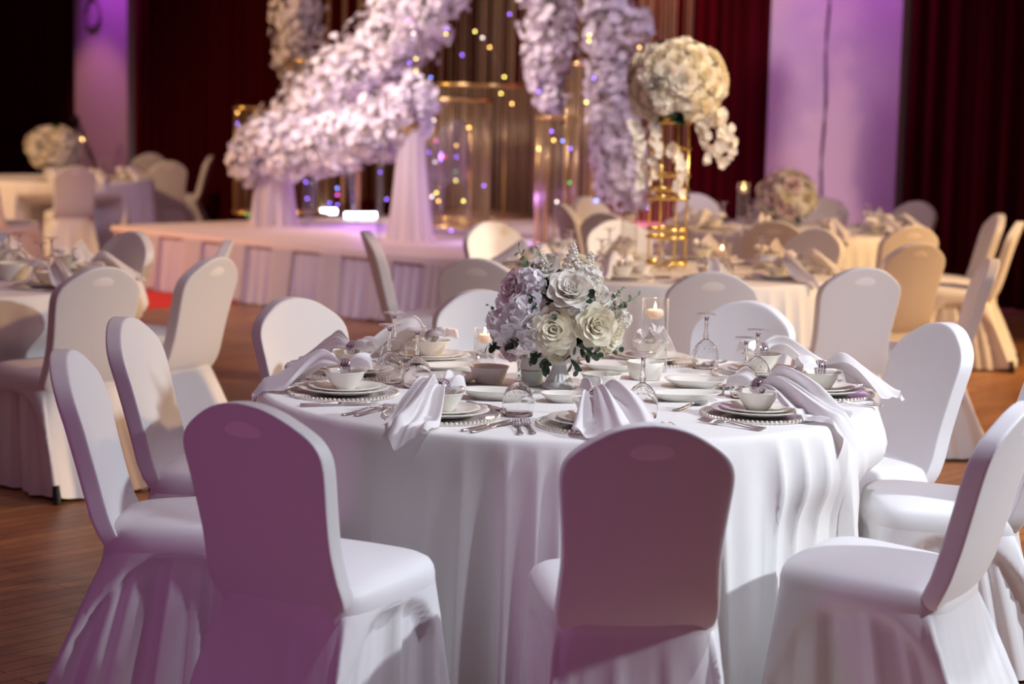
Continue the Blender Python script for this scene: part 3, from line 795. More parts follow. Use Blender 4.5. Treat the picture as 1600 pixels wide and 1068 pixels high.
obj('hydrangea', HYD[0], t, (0, 0, .07), None, 1.5)
# acrylic chairs
def ghost_chair(p, rz, label):
    t = thing('acrylic_chair', label, 'chair', p, rz, 'clear acrylic chairs on the stage')
    m = MB(); m.lathe([(.001, .43), (.18, .43), (.21, .44), (.21, .46), (.18, .455), (.001, .45)], 28); obj('seat', m.mesh('seat', ACRYL), t)
    m = MB(); P = []
    for j in range(9):
        v = j / 8; w = .20 * sqrt(max(.02, 1 - (abs(v - .35) / .66) ** 3)); P.append([(w * (-1 + i / 6), -.2 - .08 * v + .06 * (-1 + i / 6) ** 2, .46 + .48 * v) for i in range(13)])
    m.grid(P); m.grid([[(x, y - .012, z) for x, y, z in reversed(r)] for r in P]); obj('backrest', m.mesh('backrest', ACRYL), t)
    for sx, sy in ((1, 1), (-1, 1), (1, -1), (-1, -1)):
        m = MB(); m.tube([(sx * .16, sy * .15, .44), (sx * .19, sy * .2, .006)], [.022, .014], 10); obj('leg', m.mesh('leg', ACRYL), t)
ghost_chair(U(684, 364, .5), R(40), 'clear acrylic chair right of the right voile drape')
ghost_chair(U(520, 346, .5), R(100), 'clear acrylic chair under the flowers between the voile drapes')
# led bars
def led(px0, px1, y, label):
    a, b = U(px0, y, .53), U(px1, y, .53); d = b - a; L = d.length
    t = thing('led_bar', label, 'light', (*((a + b) / 2).xy, .5), atan2(d.y, d.x))
    m = MB(); m.box((-L / 2 - .015, -.03, 0), (L / 2 + .015, .05, .062)); obj('housing', m.mesh('housing', BLACK, smooth=False), t)
    m = MB(); m.box((-L / 2, -.036, .012), (L / 2, -.0302, .052)); obj('diffuser', m.mesh('diffuser', LED, smooth=False), t)
led(538, 586, 336, 'bright white light bar on the stage floor under the head table')
led(500, 524, 330, 'smaller white light bar on the stage floor near the left voile drape')
# sparkle of the crystals, put in as small glowing balls on added wires
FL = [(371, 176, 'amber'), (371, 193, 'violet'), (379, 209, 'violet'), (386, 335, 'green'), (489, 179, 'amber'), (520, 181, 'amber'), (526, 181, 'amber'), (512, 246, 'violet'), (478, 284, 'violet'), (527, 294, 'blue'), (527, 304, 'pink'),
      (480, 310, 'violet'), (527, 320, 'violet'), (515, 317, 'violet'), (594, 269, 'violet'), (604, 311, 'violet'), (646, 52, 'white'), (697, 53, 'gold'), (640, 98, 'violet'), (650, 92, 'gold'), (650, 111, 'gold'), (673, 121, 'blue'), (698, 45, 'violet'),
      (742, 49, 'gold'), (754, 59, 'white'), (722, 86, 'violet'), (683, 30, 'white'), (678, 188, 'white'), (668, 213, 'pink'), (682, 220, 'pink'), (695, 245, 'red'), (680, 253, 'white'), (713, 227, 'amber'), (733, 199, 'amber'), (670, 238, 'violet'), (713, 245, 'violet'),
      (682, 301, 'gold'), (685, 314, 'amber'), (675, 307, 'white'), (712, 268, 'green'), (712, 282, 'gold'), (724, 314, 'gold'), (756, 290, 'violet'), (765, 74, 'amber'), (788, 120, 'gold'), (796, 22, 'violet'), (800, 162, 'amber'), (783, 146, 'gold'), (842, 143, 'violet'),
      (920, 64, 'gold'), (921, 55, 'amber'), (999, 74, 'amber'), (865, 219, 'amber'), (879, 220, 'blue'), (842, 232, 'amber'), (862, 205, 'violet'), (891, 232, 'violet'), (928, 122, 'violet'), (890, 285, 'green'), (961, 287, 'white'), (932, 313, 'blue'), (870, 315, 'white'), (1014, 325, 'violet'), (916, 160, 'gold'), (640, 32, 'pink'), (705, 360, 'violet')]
bins = {}
for x, y, c in FL: bins.setdefault(int(x // 62), []).append((x, y, c))
GLINT_ME = {k: MB().ball((0, 0, 0), .0068, 8, 6).mesh('glowing_glint', v) for k, v in GLINTS.items()}
where = {5: 'at the left end of the stage', 6: 'at the left end of the stage', 7: 'in the left of the flower arch', 8: 'in the middle of the table garland', 9: 'left of the right voile drape', 10: 'just right of the right voile drape',
         11: 'on the middle bead stand', 12: 'on the widest bead stand, right half', 13: 'left of the slim flower column', 14: 'on the tall bead stand right of centre', 15: 'in the lavender-lit flower column', 16: 'beside the tall gold flower stand'}
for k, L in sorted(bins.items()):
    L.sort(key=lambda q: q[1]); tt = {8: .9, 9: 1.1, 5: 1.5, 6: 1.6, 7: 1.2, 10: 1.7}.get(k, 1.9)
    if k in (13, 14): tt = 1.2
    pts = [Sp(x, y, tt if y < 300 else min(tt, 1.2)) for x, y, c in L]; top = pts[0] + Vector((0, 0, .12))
    th = thing('crystal_glint_string', 'string of glowing balls as coloured crystal glints ' + where.get(k, 'no %d' % k), 'fairy lights', top, 0, 'crystal glint strings on the stage')
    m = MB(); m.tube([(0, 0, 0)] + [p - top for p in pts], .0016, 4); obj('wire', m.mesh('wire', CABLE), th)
    for p, (x, y, c) in zip(pts, L): obj('glowing_glint', GLINT_ME[c], th, p - top)

# speaker tripod near the left pillar
p = Uy(117, 186, 23.3); t = thing('tripod_stand', 'black tripod stand before the left pillar', 'stand', (p.x, p.y, 0))
for nm, a in (('leg', R(-10)), ('leg', R(150)), ('leg', R(250))):
    m = MB(); m.tube([(.03 * cos(a), .03 * sin(a), p.z - .02), (.55 * cos(a), .55 * sin(a), .015)], .022, 8); obj(nm, m.mesh(nm, BLACK), t)
m = MB(); m.tube([(0, 0, .5), (0, 0, p.z + .02)], .024, 10); obj('pole', m.mesh('pole', BLACK), t)
m = MB(); m.lathe([(.001, p.z - .05), (.05, p.z - .05), (.055, p.z), (.03, p.z + .05), (.001, p.z + .05)], 14); obj('collar', m.mesh('collar', BLACK), t)

# ================================================================== TABLES
T1 = Vector((.168, 5.83, 0)); T2 = Vector((-2.62, 8.82, 0)); T3 = Vector((-4.45, 19.0, 0)); T4 = Vector((.78, 10.1, 0)); T5 = Vector((1.97, 13.72, 0))
# ------------------------------------------------------------------ chairs
CH = [
 (T1, (1020, 661), 'chair nearest the camera, mauve-shadowed back to us, right of the front centre', None),
 (T1, (382, 628), 'chair with purple-shadowed back to us at the front left of the big table', None),
 (T1, (98, 546), 'side-on chair at the far left of the front table, black foot showing on the floor', (1, .02)),
 (T1, (190, 495), 'chair behind the side-on left chair, its bright front facing right', None),
 (T1, (455, 464), 'white chair facing us at the back left of the front table', (.72, -.69)),
 (T1, (750, 452), 'white chair facing us half hidden behind the low flower centrepiece', (.35, -.93)),
 (T1, (1172, 470), 'bluish white chair facing us behind the two back right wine glasses', None),
 (T1, (1478, 504), 'grey-fronted chair with bright white edge at the right of the front table', None),
 (T1, None, 'chair at the right edge of which mostly the seat shows', (-1, .05)),
 (T1, (1604, 628), 'large chair cut by the right edge, back turned to us, seat towards the table', (-.86, .5)),
 (T2, (160, 416), 'chair with gathered white back to us beside the left table', (-.7, .72)),
 (T2, (210, 361), 'grey-fronted chair facing us behind the left table', (-.7, -.75)),
 (T2, (338, 401), 'cream-lit chair right of the left table, its back turned right', (-.9, .45)),
 (T2, (357, 375), 'chair peeping from behind the cream-lit chair by the red carpet', (-.98, -.1)),
 (T2, (-2.84, 10.25), 'chair at the left picture edge behind the left table', None),
 (T3, (118, 259), 'mauve chair back in front of the far left table', None),
 (T3, (235, 239), 'farther of two overlapping chairs right of the far left table', (-.5, .86)),
 (T3, (264, 251), 'nearer of two overlapping chairs right of the far left table', (-.35, .94)),
 (T3, (330, 243), 'side-on warm-lit chair at the right of the far left table', (-1, -.05)),
 (T3, (-38, 268), 'chair at the left picture edge before the far left table', (.55, .83)),
 (T4, (1115, 424), 'broad bluish white chair back at the near side of the middle table', None),
 (T4, (1352, 417), 'white chair back at the near right of the middle table', (-.30, .95)),
 (T4, (1437, 379), 'chair at the right of the middle table with warm upper edge', (-.45, .9)),
 (T4, (1552, 404), 'chair seen edge-on as a narrow white strip near the right edge', (-.93, .10)),
 (T4, (1281, 357), 'bluish chair facing us behind the right of the middle table', None),
 (T4, (966, 343), 'pale blue chair facing us just left of the gold stand', None),
 (T4, (765, 346), 'warm-lit chair facing us at the back left of the middle table', (.55, -.83)),
 (T4, (572, 360), 'side-on chair with bright rim left of the middle table, before the stage', (.97, .2)),
 (T4, (745, 403), 'mauve chair back at the near left of the middle table', (.30, .95)),
 (T5, (1428, 352), 'warm beige chair back at the near right of the farthest table', (-.35, .94)),
 (T5, (1210, 345), 'mauve chair back with warm edge at the near side of the farthest table', None),
 (T5, (945, 332), 'mauve chair back left of the farthest table, before the flower column', (.55, .83)),
 (T5, (915, 307), 'cream chair facing right behind the mauve one at stage right', (.75, -.66)),
 (T5, (878, 318), 'narrow side-on chair nearest the stage, left of the cream one', (.95, .3)),
 (T5, (1085, 302), 'dim chair facing us behind the farthest table, by the red curtain', None),
 (T5, (1288, 308), 'dim chair facing us behind the farthest table, below the wide pillar', None),
 (T5, (1435, 314), 'mauve chair facing us at the back right corner of the farthest table', None),
 (T5, (1562, 334), 'dim side-on chair at the far right, behind the orange-lit one', (-.9, .0)),
 (T5, (1594, 346), 'orange-lit chair at the far right edge, back turned right', (-.88, .30)),
]
for tc, px, lb, fc in CH:
    f = fc
    p = Vector((*px, 0)) if px and px[0] < 0 and px[1] < 20 else U(px[0], px[1], .93) if px else U(1480, 785, .475) + Vector((.318, -.016, 0))
    f = fc or (tc.x - p.x, tc.y - p.y)
    chair(p.x, p.y, f, lb, 'white spandex covered banquet chairs')

def pushes(c, rz):
    lim = [9.0] * 288
    for (x, y, a) in SEATS:
        if (Vector((x, y, 0)) - c).length > 1.6: continue
        for i in range(41):
            for (lx, ly) in ((-.25 + .5 * i / 40, .30), (-.25, -.2 + .5 * i / 40), (.25, -.2 + .5 * i / 40)):
                p = Vector((x, y, 0)) + Matrix.Rotation(a, 3, 'Z') @ Vector((lx, ly, 0)) - c
                if p.length > 1.05: continue
                k = int(((atan2(p.y, p.x) - rz) / (2 * pi) * 288)) % 288
                for q in range(-5, 6): lim[(k + q) % 288] = min(lim[(k + q) % 288], p.length - .03)
    lim = [min(v, 1.1) for v in lim]
    for _ in range(4): lim = [min(lim[i], (lim[i - 1] + lim[i] + lim[(i + 1) % 288]) / 3) for i in range(288)]
    return lim
for c, k, rz, lb in ((T1, 2, 0, 'white tablecloth over the large round table in front'), (T2, 9, 1.0, 'white tablecloth over the round table at the left edge'), (T3, 9, 2, 'white tablecloth over the far round table at upper left'),
                 (T4, 9, 3.1, 'white tablecloth over the middle round table with the tall gold stand'), (T5, 2, 2.2, 'warm-lit tablecloth over the farthest round table at right')):
    o = tag(obj('tablecloth', cloth_mesh(k, push=pushes(c, rz)), None, c, rz), lb, 'tablecloth', 'white round tablecloths')
# ------------------------------------------------------------------ place settings
SIL = 'silver cutlery'
def setting(tc, ang, r, place, k, level=3, ring=True, grp=''):
    d = Vector((sin(R(ang)), -cos(R(ang)), 0)); c = tc + d * r; rz = atan2(-d.y, -d.x) - pi / 2   # local +y points to the table centre
    Mz = Matrix.Rotation(rz, 3, 'Z')
    def at(x, y, z=0.0): return c + Mz @ Vector((x, y, 0)) + Vector((0, 0, TZ + .0006 + z))
    t = thing('charger_plate', 'bead-rimmed glass charger at the ' + place, 'plate', at(0, 0), rz, 'beaded glass chargers' + grp)
    obj('glass_disc', CHG, t); obj('beaded_rim', BEADS, t)
    tag(obj('dinner_plate', PLATE_ME, None, at(0, 0, .0048), rz), 'wide white dinner plate at the ' + place, 'plate', 'white dinner plates' + grp)
    tag(obj('dessert_plate', PLATE2_ME, None, at(0, .002, .0108), rz), 'smaller white dessert plate at the ' + place, 'plate', 'white dessert plates' + grp)
    tag(obj('soup_bowl', BOWL_ME, None, at(0, .003, .0156), rz), 'flared white bowl at the ' + place, 'bowl', 'white soup bowls' + grp)
    jit = RND.uniform(-.22, .22)
    n = thing('napkin', 'spilling white napkin at the ' + place, 'napkin', at(0, .003, .013), rz + pi + jit, 'white napkins' + grp)
    obj('cloth', NAPS[0 if k == 0 else 1 + k % 5], n)
    if ring:
        q = thing('napkin_ring', 'crystal studded napkin ring at the ' + place, 'napkin ring', at(0, .003, .081), rz + pi + jit, 'silver napkin rings' + grp)
        obj('ring_band', RINGB, q); obj('crystals', RINGC, q)
    if level >= 3:
        j = lambda: RND.uniform(-.05, .05)
        lay('fork', 'outer silver fork at the ' + place, at(-.212, -.055, 0), rz + j(), SIL)
        lay('fork', 'inner silver fork at the ' + place, at(-.183, -.045, 0), rz + j(), SIL)
        lay('knife', 'inner silver knife at the ' + place, at(.182, -.055, 0), rz + j(), SIL)
        lay('knife', 'outer silver knife at the ' + place, at(.208, -.06, 0), rz + j(), SIL)
    return at
P1 = [(5, 'nearest place of the front table'), (-31, 'front left place of the front table'), (-71, 'nearer left place of the front table'), (-106, 'farther left place of the front table'), (-141, 'back left place of the front table'),
      (-176, 'back place hidden by flowers, front table'), (155, 'back place by the tall candle, front table'), (120, 'back right place of the front table'), (88, 'right-hand edge place of the front table'), (49, 'front right place of the front table')]
PR = {88: .76, 120: .73}
for k, (a, pl) in enumerate(P1): setting(T1, a, PR.get(a, .69), pl, k)
GL = [((600, 596), 'left one of the three goblets behind the front left napkin'), ((643, 569), 'farthest of the three goblets at the left, near the back left bowl'), ((651, 605), 'nearest of the three left goblets, just behind the front left napkin'),
      ((809, 649), 'goblet at the front, between the forks and the oval dish'), ((999, 652), 'goblet directly behind the nearest napkin'), ((1083, 573), 'goblet right of the tall candle cylinder'),
      ((1188, 606), 'farther of the paired goblets at the right'), ((1163, 621), 'nearer of the paired goblets at the right'), ((925, 566), 'goblet half hidden behind the flower urn')]
for (px, lb) in GL:
    q = U(px[0], px[1], TZ)
    for a, _ in P1:
        c = T1 + Vector((sin(R(a)), -cos(R(a)), 0)) * PR.get(a, .69); d = Vector((q.x - c.x, q.y - c.y, 0))
        if d.length < .212: q += d.normalized() * (.212 - d.length)
    goblet('upside-down ' + lb, q + Vector((0, 0, .0006)), 'upside-down goblets on the front table', RND.random() * 6)
for (x0, y0), (x1, y1), lb in (((1044, 645), (1112, 627), 'silver spoon lying between the nearest and front right places'), ((1124, 622), (1138, 601), 'silver spoon beside the paired right goblets, bowl away from us'), ((738, 631), (782, 643), 'silver spoon lying behind the knives, left of the front goblet')):
    a, b = U(x0, y0, TZ), U(x1, y1, TZ); d = (b - a).normalized()
    lay('dessert_spoon', lb, (a + b) / 2 + Vector((0, 0, .0006)), atan2(d.y, d.x) - pi / 2, SIL)
# serving dishes in the middle
def sv(name, me, px, lb, rot=0, sc=1, z=0.0): return tag(obj(name, me, None, U(px[0], px[1], TZ) + Vector((0, 0, .0006 + z)), rot, sc), lb, 'dish' if 'dish' in name else 'bowl', 'white serving dishes on the front table')
sv('serving_bowl', DEEP_ME, (764, 598), 'deep white bowl left of the flower urn, beside the short candle')
sv('serving_bowl', DEEP_ME, (939, 610), 'white bowl right of the flower urn')
sv('straight_bowl', CUP_ME, (1008, 592), 'straight-sided white bowl before the tall candle cylinder', 0, .97)
sv('oval_dish', OVAL_ME, (776, 623), 'long white oval dish before the deep bowl, left of the front goblet', R(-8), (.108, .062, .045))
sv('oval_dish', OVAL_ME, (698, 598), 'shadowed white dish at the left, under the short candle', R(14), (.105, .075, .042))
sv('oval_dish', OVAL_ME, (880, 627), 'white oval dish just before the flower urn', R(4), (.068, .052, .042))
sv('oval_dish', OVAL_ME, (952, 578), 'flat oval dish behind the right white bowl', R(-6), (.095, .075, .040))
sv('oval_dish', OVAL_ME, (1086, 604), 'rounded white dish right of the tall candle cylinder', R(-8), (.095, .072, .042))
sv('oval_dish', OVAL_ME, (1068, 625), 'long shallow dish in front of the rounded right dish', R(10), (.110, .058, .040))
sv('oval_dish', OVAL_ME, (700, 578), 'flat mauve-shadowed dish behind the left dishes', R(25), (.095, .07, .03))
t = thing('footed_glass', 'pale green glass cup under a white bowl, left of the urn', 'cup', U(831, 601, TZ) + Vector((0, 0, .0006)))
m = MB(); m.lathe([(.001, 0), (.047, 0), (.049, .004), (.036, .009), (.034, .02), (.037, .040), (.038, .046), (.035, .046), (.033, .022), (.001, .014)], 36); obj('cup', m.mesh('cup', TEAL), t)
sv('straight_bowl', CUP_ME, (831, 601), 'white bowl standing on the pale green glass cup', 0, .72, .0465)
candle('short water-filled candle cylinder left of the flowers, floating candle lit', U(757, 571, TZ) + Vector((0, 0, .0006)), .036, .122, .088)
candle('tall water-filled candle cylinder right of the flowers, floating candle lit', U(1021, 580, TZ) + Vector((0, 0, .0006)), .043, .235, .185)

# ------------------------------------------------------------------ main centrepiece
base = U(873, 606, TZ) + Vector((0, 0, .0006)); fp = thing('flower_centerpiece', 'low bouquet of cream roses, white hydrangea and eucalyptus in a fluted urn', 'flowers', base)
m = MB(); m.lathe([(.001, 0), (.050, 0), (.052, .006), (.050, .012), (.044, .016), (.038, .024)], 64); m.lathe([(.038, .024), (.027, .045), (.021, .062), (.020, .070)], 64, flute=.055, nfl=16)
m.lathe([(.020, .070), (.024, .074), (.024, .080), (.030, .086)], 64); m.lathe([(.030, .086), (.052, .096), (.066, .110), (.072, .124)], 64, flute=.05, nfl=20); m.lathe([(.072, .124), (.077, .128), (.077, .135), (.070, .136), (.060, .12), (.001, .11)], 64)
obj('urn', m.mesh('urn', CERAMIC), fp)
def fpx(x, y, dy): return Vector(((x - 873) / 522, dy, (606 - y) / 518 + .010))
FCX = Vector((0.0, 0.02, .235))
def fl(nm, me, x, y, dy, sc, roll=0, dvec=None):
    p = fpx(x, y, dy); d = dvec or (p - FCX); obj(nm, me, fp, p, face(d, roll), sc)
fl('rose', ROSES[0], 884, 459, -.10, 1.18, 0, (.1, -.75, .65)); fl('rose', ROSES[1], 921, 506, -.115, 1.12, 1, (.35, -.9, .15)); fl('rose', ROSES[2], 862, 512, -.12, 1.25, 2, (-.05, -.95, .1))
fl('rose', ROSES[1], 945, 520, -.06, .92, 3, (.8, -.6, -.2)); fl('rose', ROSES[3], 806, 455, -.04, .95, 2, (-.8, -.5, .3)); fl('rose', ROSES[0], 925, 470, -.06, .85, 2, (.6, -.7, .35)); fl('rose', ROSES[1], 868, 548, -.085, .62, 1, (.0, -.95, -.2))
fl('rose', ROSES[0], 850, 425, -.02, .8, 1, (-.2, -.6, .8)); fl('rose', ROSES[2], 905, 430, .05, 1, 1); fl('rose', ROSES[0], 840, 440, .09, 1, 1); fl('rose', ROSES[3], 800, 545, -.03, .8, 2, (-.8, -.5, -.35)); fl('rose', ROSES[1], 930, 540, .04, .9, 2, (.8, .2, -.3))
fl('hydrangea', HYD[2], 818, 488, -.085, 1.05, 0, (-.5, -.85, .1)); fl('hydrangea', HYD[2], 789, 515, -.03, .95, 1, (-.9, -.4, -.1)); fl('hydrangea', HYD[2], 835, 520, -.10, .95, 2, (-.3, -.9, -.2)); fl('hydrangea', HYD[0], 895, 485, -.105, .75, 2, (.1, -.9, .2))
fl('hydrangea', HYD[1], 912, 440, -.03, .9, 2, (.4, -.5, .7)); fl('hydrangea', HYD[2], 826, 445, -.06, .75, 1, (-.4, -.7, .5)); fl('hydrangea', HYD[0], 800, 480, .08, 1, 0); fl('hydrangea', HYD[1], 930, 490, .09, 1, 0); fl('hydrangea', HYD[0], 870, 470, .13, 1.2, 0, (0, 1, .2)); fl('hydrangea', HYD[0], 860, 530, .10, 1, 0, (0, 1, -.1))
fl('stock_flower', STOCK, 886, 437, -.03, 1.05, 0, (.08, -.28, 1)); fl('stock_flower', STOCK, 848, 440, -.03, .8, 0, (-.15, -.3, 1)); fl('stock_flower', STOCK, 905, 440, .0, .9, 0, (.35, -.3, 1))
fl('hydrangea', SMALLB, 962, 487, -.04, 1.1, 0, (.5, -.8, .2)); fl('hydrangea', SMALLB, 972, 500, -.04, 1, 0, (.6, -.8, -.2)); fl('hydrangea', SMALLB, 948, 470, -.03, 1, 0, (.4, -.7, .4)); fl('hydrangea', SMALLB, 768, 500, -.02, .8, 0, (-.6, -.6, .2))
fl('eucalyptus_sprig', SPRIG[0], 832, 440, -.03, .95, .5, (-.62, -.25, .75)); fl('eucalyptus_sprig', SPRIG[1], 845, 425, 0, .75, .5, (-.12, -.1, 1)); fl('eucalyptus_sprig', SPRIG[0], 935, 495, -.05, 1, .2, (.85, -.3, .5)); fl('eucalyptus_sprig', SPRIG[1], 790, 505, -.02, .62, 0, (-.75, -.2, .6)); fl('eucalyptus_sprig', SPRIG[1], 940, 480, -.03, .8, 0, (.6, -.2, .6))
for (x, y, dy, d) in ((893, 535, -.07, (.5, -.7, -.35)), (905, 545, -.06, (.7, -.6, -.2)), (885, 548, -.08, (.2, -.6, -.8)), (858, 552, -.07, (-.2, -.6, -.8)), (848, 540, -.06, (-.5, -.5, -.7)), (815, 530, -.04, (-.6, -.6, -.4)), (795, 540, -.02, (-.9, -.3, -.3)), (930, 540, -.03, (.9, -.3, -.2)), (835, 480, -.07, (-.2, -.9, .2)), (850, 490, -.09, (.2, -.9, -.1)), (908, 470, -.08, (.2, -.9, .2))):
    fl('leaf_sprig', DLEAF, x, y, dy, 1, RND.random() * 3, d)
obj('foliage', leaves_me(77, 80, .105, .055, LEAF_DARK, .95), fp, (0, .02, .24))

# ------------------------------------------------------------------ middle table
NAMES = ['front place', 'front right place', 'nearer right place', 'farther right place', 'back right place', 'back place', 'back left place', 'farther left place', 'nearer left place', 'front left place']
def bgtable(tc, tn, idx, rot0, gl=True, ring=True, r=.69):
    for k in idx:
        a = rot0 + 36 * k; pl = NAMES[k] + ' of the ' + tn + ' table'
        at = setting(tc, a, r, pl, k + 1, 2, ring, ' of the ' + tn + ' table')
        if gl: goblet('upside-down goblet by the ' + pl, at(.15, .19), 'goblets of the ' + tn + ' table', RND.random() * 6)
bgtable(T4, 'middle', range(10), 14)
sp = T4 + Vector((.02, .12, TZ + .0006)); st = thing('flower_stand', 'tall gold ring stand topped with a ball of cream roses and hanging orchids', 'flowers', sp)
rs = .103; zs = lambda y: (412 - y) * 10.25 / FPX
for y in (404, 364, 352, 303, 290, 268, 226, 186):
    m = MB(); m.tube([(rs * cos(2 * pi * i / 40), rs * sin(2 * pi * i / 40), max(.012, zs(y))) for i in range(40)], .0105, 8, True); obj('ring', m.mesh('ring', GOLD), st)
for i in range(8):
    a = 2 * pi * (i + .4) / 8; m = MB(); m.tube([(rs * cos(a), rs * sin(a), 0), (rs * cos(a), rs * sin(a), zs(178))], .0055, 8); obj('post', m.mesh('post', GOLD), st)
m = MB(); m.lathe([(.001, zs(184)), (.11, zs(184)), (.115, zs(180)), (.11, zs(178)), (.001, zs(178))], 28); obj('top_plate', m.mesh('top_plate', GOLD), st)
flower_ball(st, (.02, -.02, zs(126)), .235, 74, 3, [ROSES[0], ROSES[1], ROSES[2], ROSES[1], HYD[1]], .060, .85, -.75)
for (x, y, L, sz) in ((975, 195, .30, .042), (995, 170, .36, .042), (1034, 225, .23, .036), (1078, 180, .22, .038), (1096, 168, .27, .038), (1112, 172, .24, .034)):
    p = Vector(((x - 1035) * 10.2 / FPX, -.10 if x not in (1034,) else -.14, zs(y))); obj('orchid_spray', orchid_me(x, 11, L, PETAL_IVORY, sz * .88), st, p)
candle('lit candle cylinder on the middle table, right of the gold stand', U(1127, 424, TZ) + Vector((0, 0, .0006)), .043, .135, .10)
candle('tall clear cylinder with candle left of the gold stand on the middle table', U(982, 412, TZ) + Vector((0, 0, .0006)), .045, .29, .245, None, False)
for px, lb, me, sc in (((912, 424), 'square-sided white bowl at the left of the middle table', CUP_ME, 1), ((1000, 428), 'small white bowl before the gold stand on the middle table', DEEP_ME, .9)):
    tag(obj('serving_bowl', me, None, U(px[0], px[1], TZ) + Vector((0, 0, .0006)), 0, sc), lb, 'bowl', 'white serving bowls of the middle table')
# farthest table
bgtable(T5, 'far right', (0, 1, 2, 3, 5, 7, 8, 9), 10, True, False)
lf = thing('low_centerpiece', 'low mound of blush roses on the farthest table', 'flowers', U(1228, 351, TZ) + Vector((0, 0, .0006)))
m = MB(); m.lathe([(.001, 0), (.07, 0), (.08, .05), (.09, .09), (.08, .09), (.001, .03)], 28); obj('urn', m.mesh('urn', CERAMIC), lf)
flower_ball(lf, (0, 0, .20), .20, 50, 5, [ROSES[0], ROSES[3], ROSES[1], HYD[1]], .052, .85, -.7)
candle('lit tall candle cylinder left of the low rose mound on the farthest table', U(1160, 348, TZ) + Vector((0, 0, .0006)), .042, .29, .23)
# left table
bgtable(T2, 'left', (0, 1, 2, 3, 4, 5), 24, True, False)
tag(obj('serving_bowl', DEEP_ME, None, T2 + Vector((.36, -.02, TZ + .0006)), 0, 1.5), 'large white bowl in the middle of the left table', 'bowl')
for x, y in ((14, 424),):
    goblet('upside-down goblet ' + {14: 'at the left picture edge', 52: 'before the large bowl'}[x] + ' on the left table', U(x, y, TZ) + Vector((0, 0, .0006)), 'goblets of the left table', x)
# far left table
bgtable(T3, 'far left', (0, 1, 2, 3), 8, True, False)
lf = thing('rose_centerpiece', 'warm-lit mound of pale roses on the far left table', 'flowers', U(84, 272, TZ) + Vector((0, 0, .0006)))
m = MB(); m.lathe([(.001, 0), (.09, 0), (.10, .06), (.12, .10), (.10, .10), (.001, .03)], 28); obj('urn', m.mesh('urn', CERAMIC), lf)
flower_ball(lf, (0, 0, .26), .25, 50, 8, [ROSES[0], ROSES[1], HYD[1]], .07, .8, -.7)
candle('candle cylinder right of the pale roses on the far left table', U(129, 272, TZ) + Vector((0, 0, .0006)), .06, .38, .33)

# ================================================================== LIGHT
def light(kind, loc, energy, col, aim=None, **k):
    l = bpy.data.lights.new(kind.lower() + '_lamp', kind); l.energy = energy; l.color = col
    for n, v in k.items(): setattr(l, n, v)
    o = bpy.data.objects.new(l.name, l); COL.objects.link(o); o.location = loc
    if aim is not None: o.rotation_euler = (Vector(aim) - Vector(loc)).to_track_quat('-Z', 'Y').to_euler()
    return o
light('SPOT', (4.6, 4.5, 3.0), 760, (.87, .94, 1), (0, 6.3, .7), spot_size=R(80), spot_blend=.5, shadow_soft_size=.10)
light('SPOT', (1.9, 4.45, 5.0), 470, (.84, .90, 1), (.78, 5.5, .5), spot_size=R(40), spot_blend=.3, shadow_soft_size=.08)
light('AREA', (-.5, 9.8, 5.8), 112, (1, .68, .74), (-.5, 9.8, 0), shape='RECTANGLE', size=10, size_y=9.5)
light('SPOT', (-2.6, 1.2, .5), 60, (.84, .27, .86), (-.3, 4.6, .6), spot_size=R(70), spot_blend=1, shadow_soft_size=.3)
light('SPOT', (6.5, 10.2, 3.6), 1700, (1, .62, .27), (2.4, 10.3, .0), spot_size=R(85), spot_blend=.6, shadow_soft_size=.15)
light('SPOT', (3.0, 6.8, 4.0), 760, (1, .86, .70), (.8, 10.15, 1.7), spot_size=R(19), spot_blend=.6, shadow_soft_size=.12)  # spot added to brighten the rose ball on the middle table
light('SPOT', (-7.5, 14.5, 4), 1250, (1, .60, .30), (-3.6, 17.8, .8), spot_size=R(84), spot_blend=.6, shadow_soft_size=.15)
light('SPOT', (3.6, 11.2, 4.6), 520, (.80, .66, 1), ST(2.9, 2.2, 1.7), spot_size=R(34), spot_blend=.6, shadow_soft_size=.15)  # lavender spot added to lift the flower column on the right
light('SPOT', (4.6, 9.6, 3.9), 520, (1, .74, .52), (1.95, 13.95, 1.05), spot_size=R(20), spot_blend=.6, shadow_soft_size=.15)  # spot added to brighten the rose mound on the farthest table
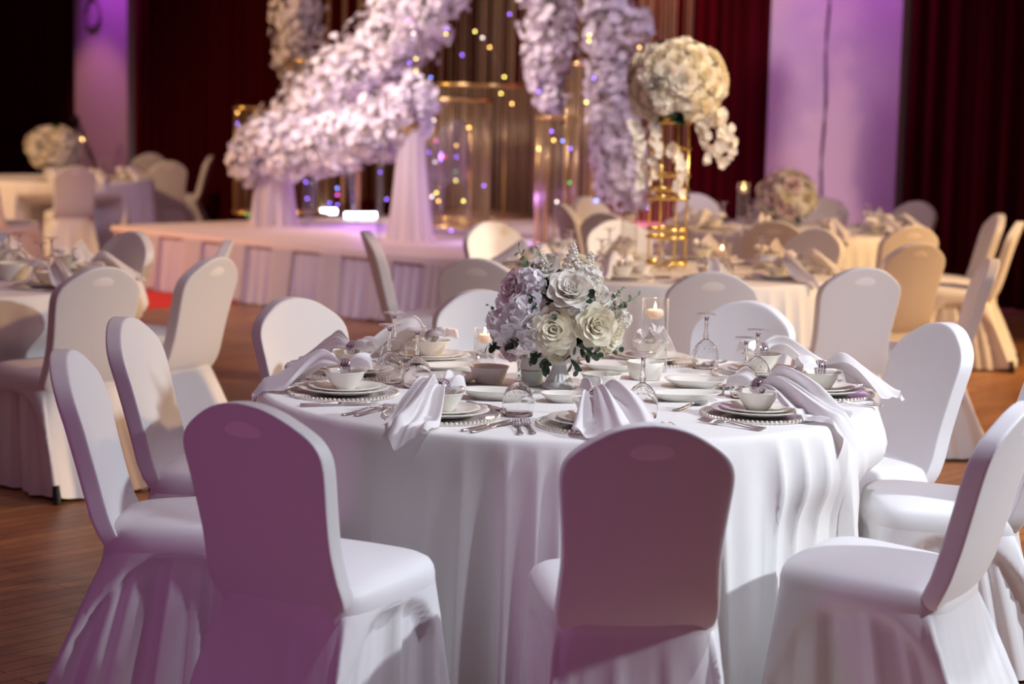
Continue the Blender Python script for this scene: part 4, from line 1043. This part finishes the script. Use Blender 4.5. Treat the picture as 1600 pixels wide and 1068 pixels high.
# purple washes on the pillars, from above
pl = W((sL0 + sL1) / 2 + .35, 1.0, 4.4); light('SPOT', W((sL0 + sL1) / 2 - .3, 2.4, 3.4), 150, (1, .42, .36), W((sL0 + sL1) / 2, .3, 1.2), spot_size=R(40), spot_blend=.7, shadow_soft_size=.1)
light('SPOT', pl, 380, (.66, .10, 1), W((sL0 + sL1) / 2 + .3, .3, 3.2), spot_size=R(50), spot_blend=.8, shadow_soft_size=.1)
pr = W((sR0 + sR1) / 2 + .25, 1.1, 4.6); light('SPOT', pr, 430, (.66, .14, 1), W((sR0 + sR1) / 2 + .15, .3, 1.9), spot_size=R(60), spot_blend=.9, shadow_soft_size=.1)
# stage: lavender and violet wash, red on the curtain right of the flowers
q = ST(2.2, -2.5, 5); light('SPOT', q, 1500, (.98, .78, .82), ST(1.9, 2.2, 2.0), spot_size=R(46), spot_blend=.6, shadow_soft_size=.3)
light('SPOT', (-3.2, 10.8, 3.6), 330, (.80, .62, .98), (-1.7, 14.9, .35), spot_size=R(46), spot_blend=.7, shadow_soft_size=.15)
q = ST(1.2, 1.7, .75); light('POINT', q, 8, (.42, .16, 1), shadow_soft_size=.05)
q = ST(3.2, 1.4, .8); light('POINT', q, 10, (.36, .18, 1), shadow_soft_size=.05)
q = W(ws(1060), 1.2, 4.8); light('SPOT', q, 900, (1, .05, .22), W(ws(1075), .1, 1.4), spot_size=R(34), spot_blend=.6, shadow_soft_size=.2)
w = bpy.data.worlds.new('world'); SC.world = w; w.use_nodes = True
w.node_tree.nodes['Background'].inputs['Color'].default_value = (.95, .30, .50, 1); w.node_tree.nodes['Background'].inputs['Strength'].default_value = .070
vs = SC.view_settings; vs.view_transform = 'Standard'; vs.look = 'None'; vs.gamma = 1; vs.use_curve_mapping = False; vs.exposure = 0
SC.cycles.use_denoising = True
SC.cycles.max_bounces = 16; SC.cycles.transparent_max_bounces = 32; SC.cycles.transmission_bounces = 16; SC.cycles.glossy_bounces = 6; SC.cycles.sample_clamp_indirect = 4
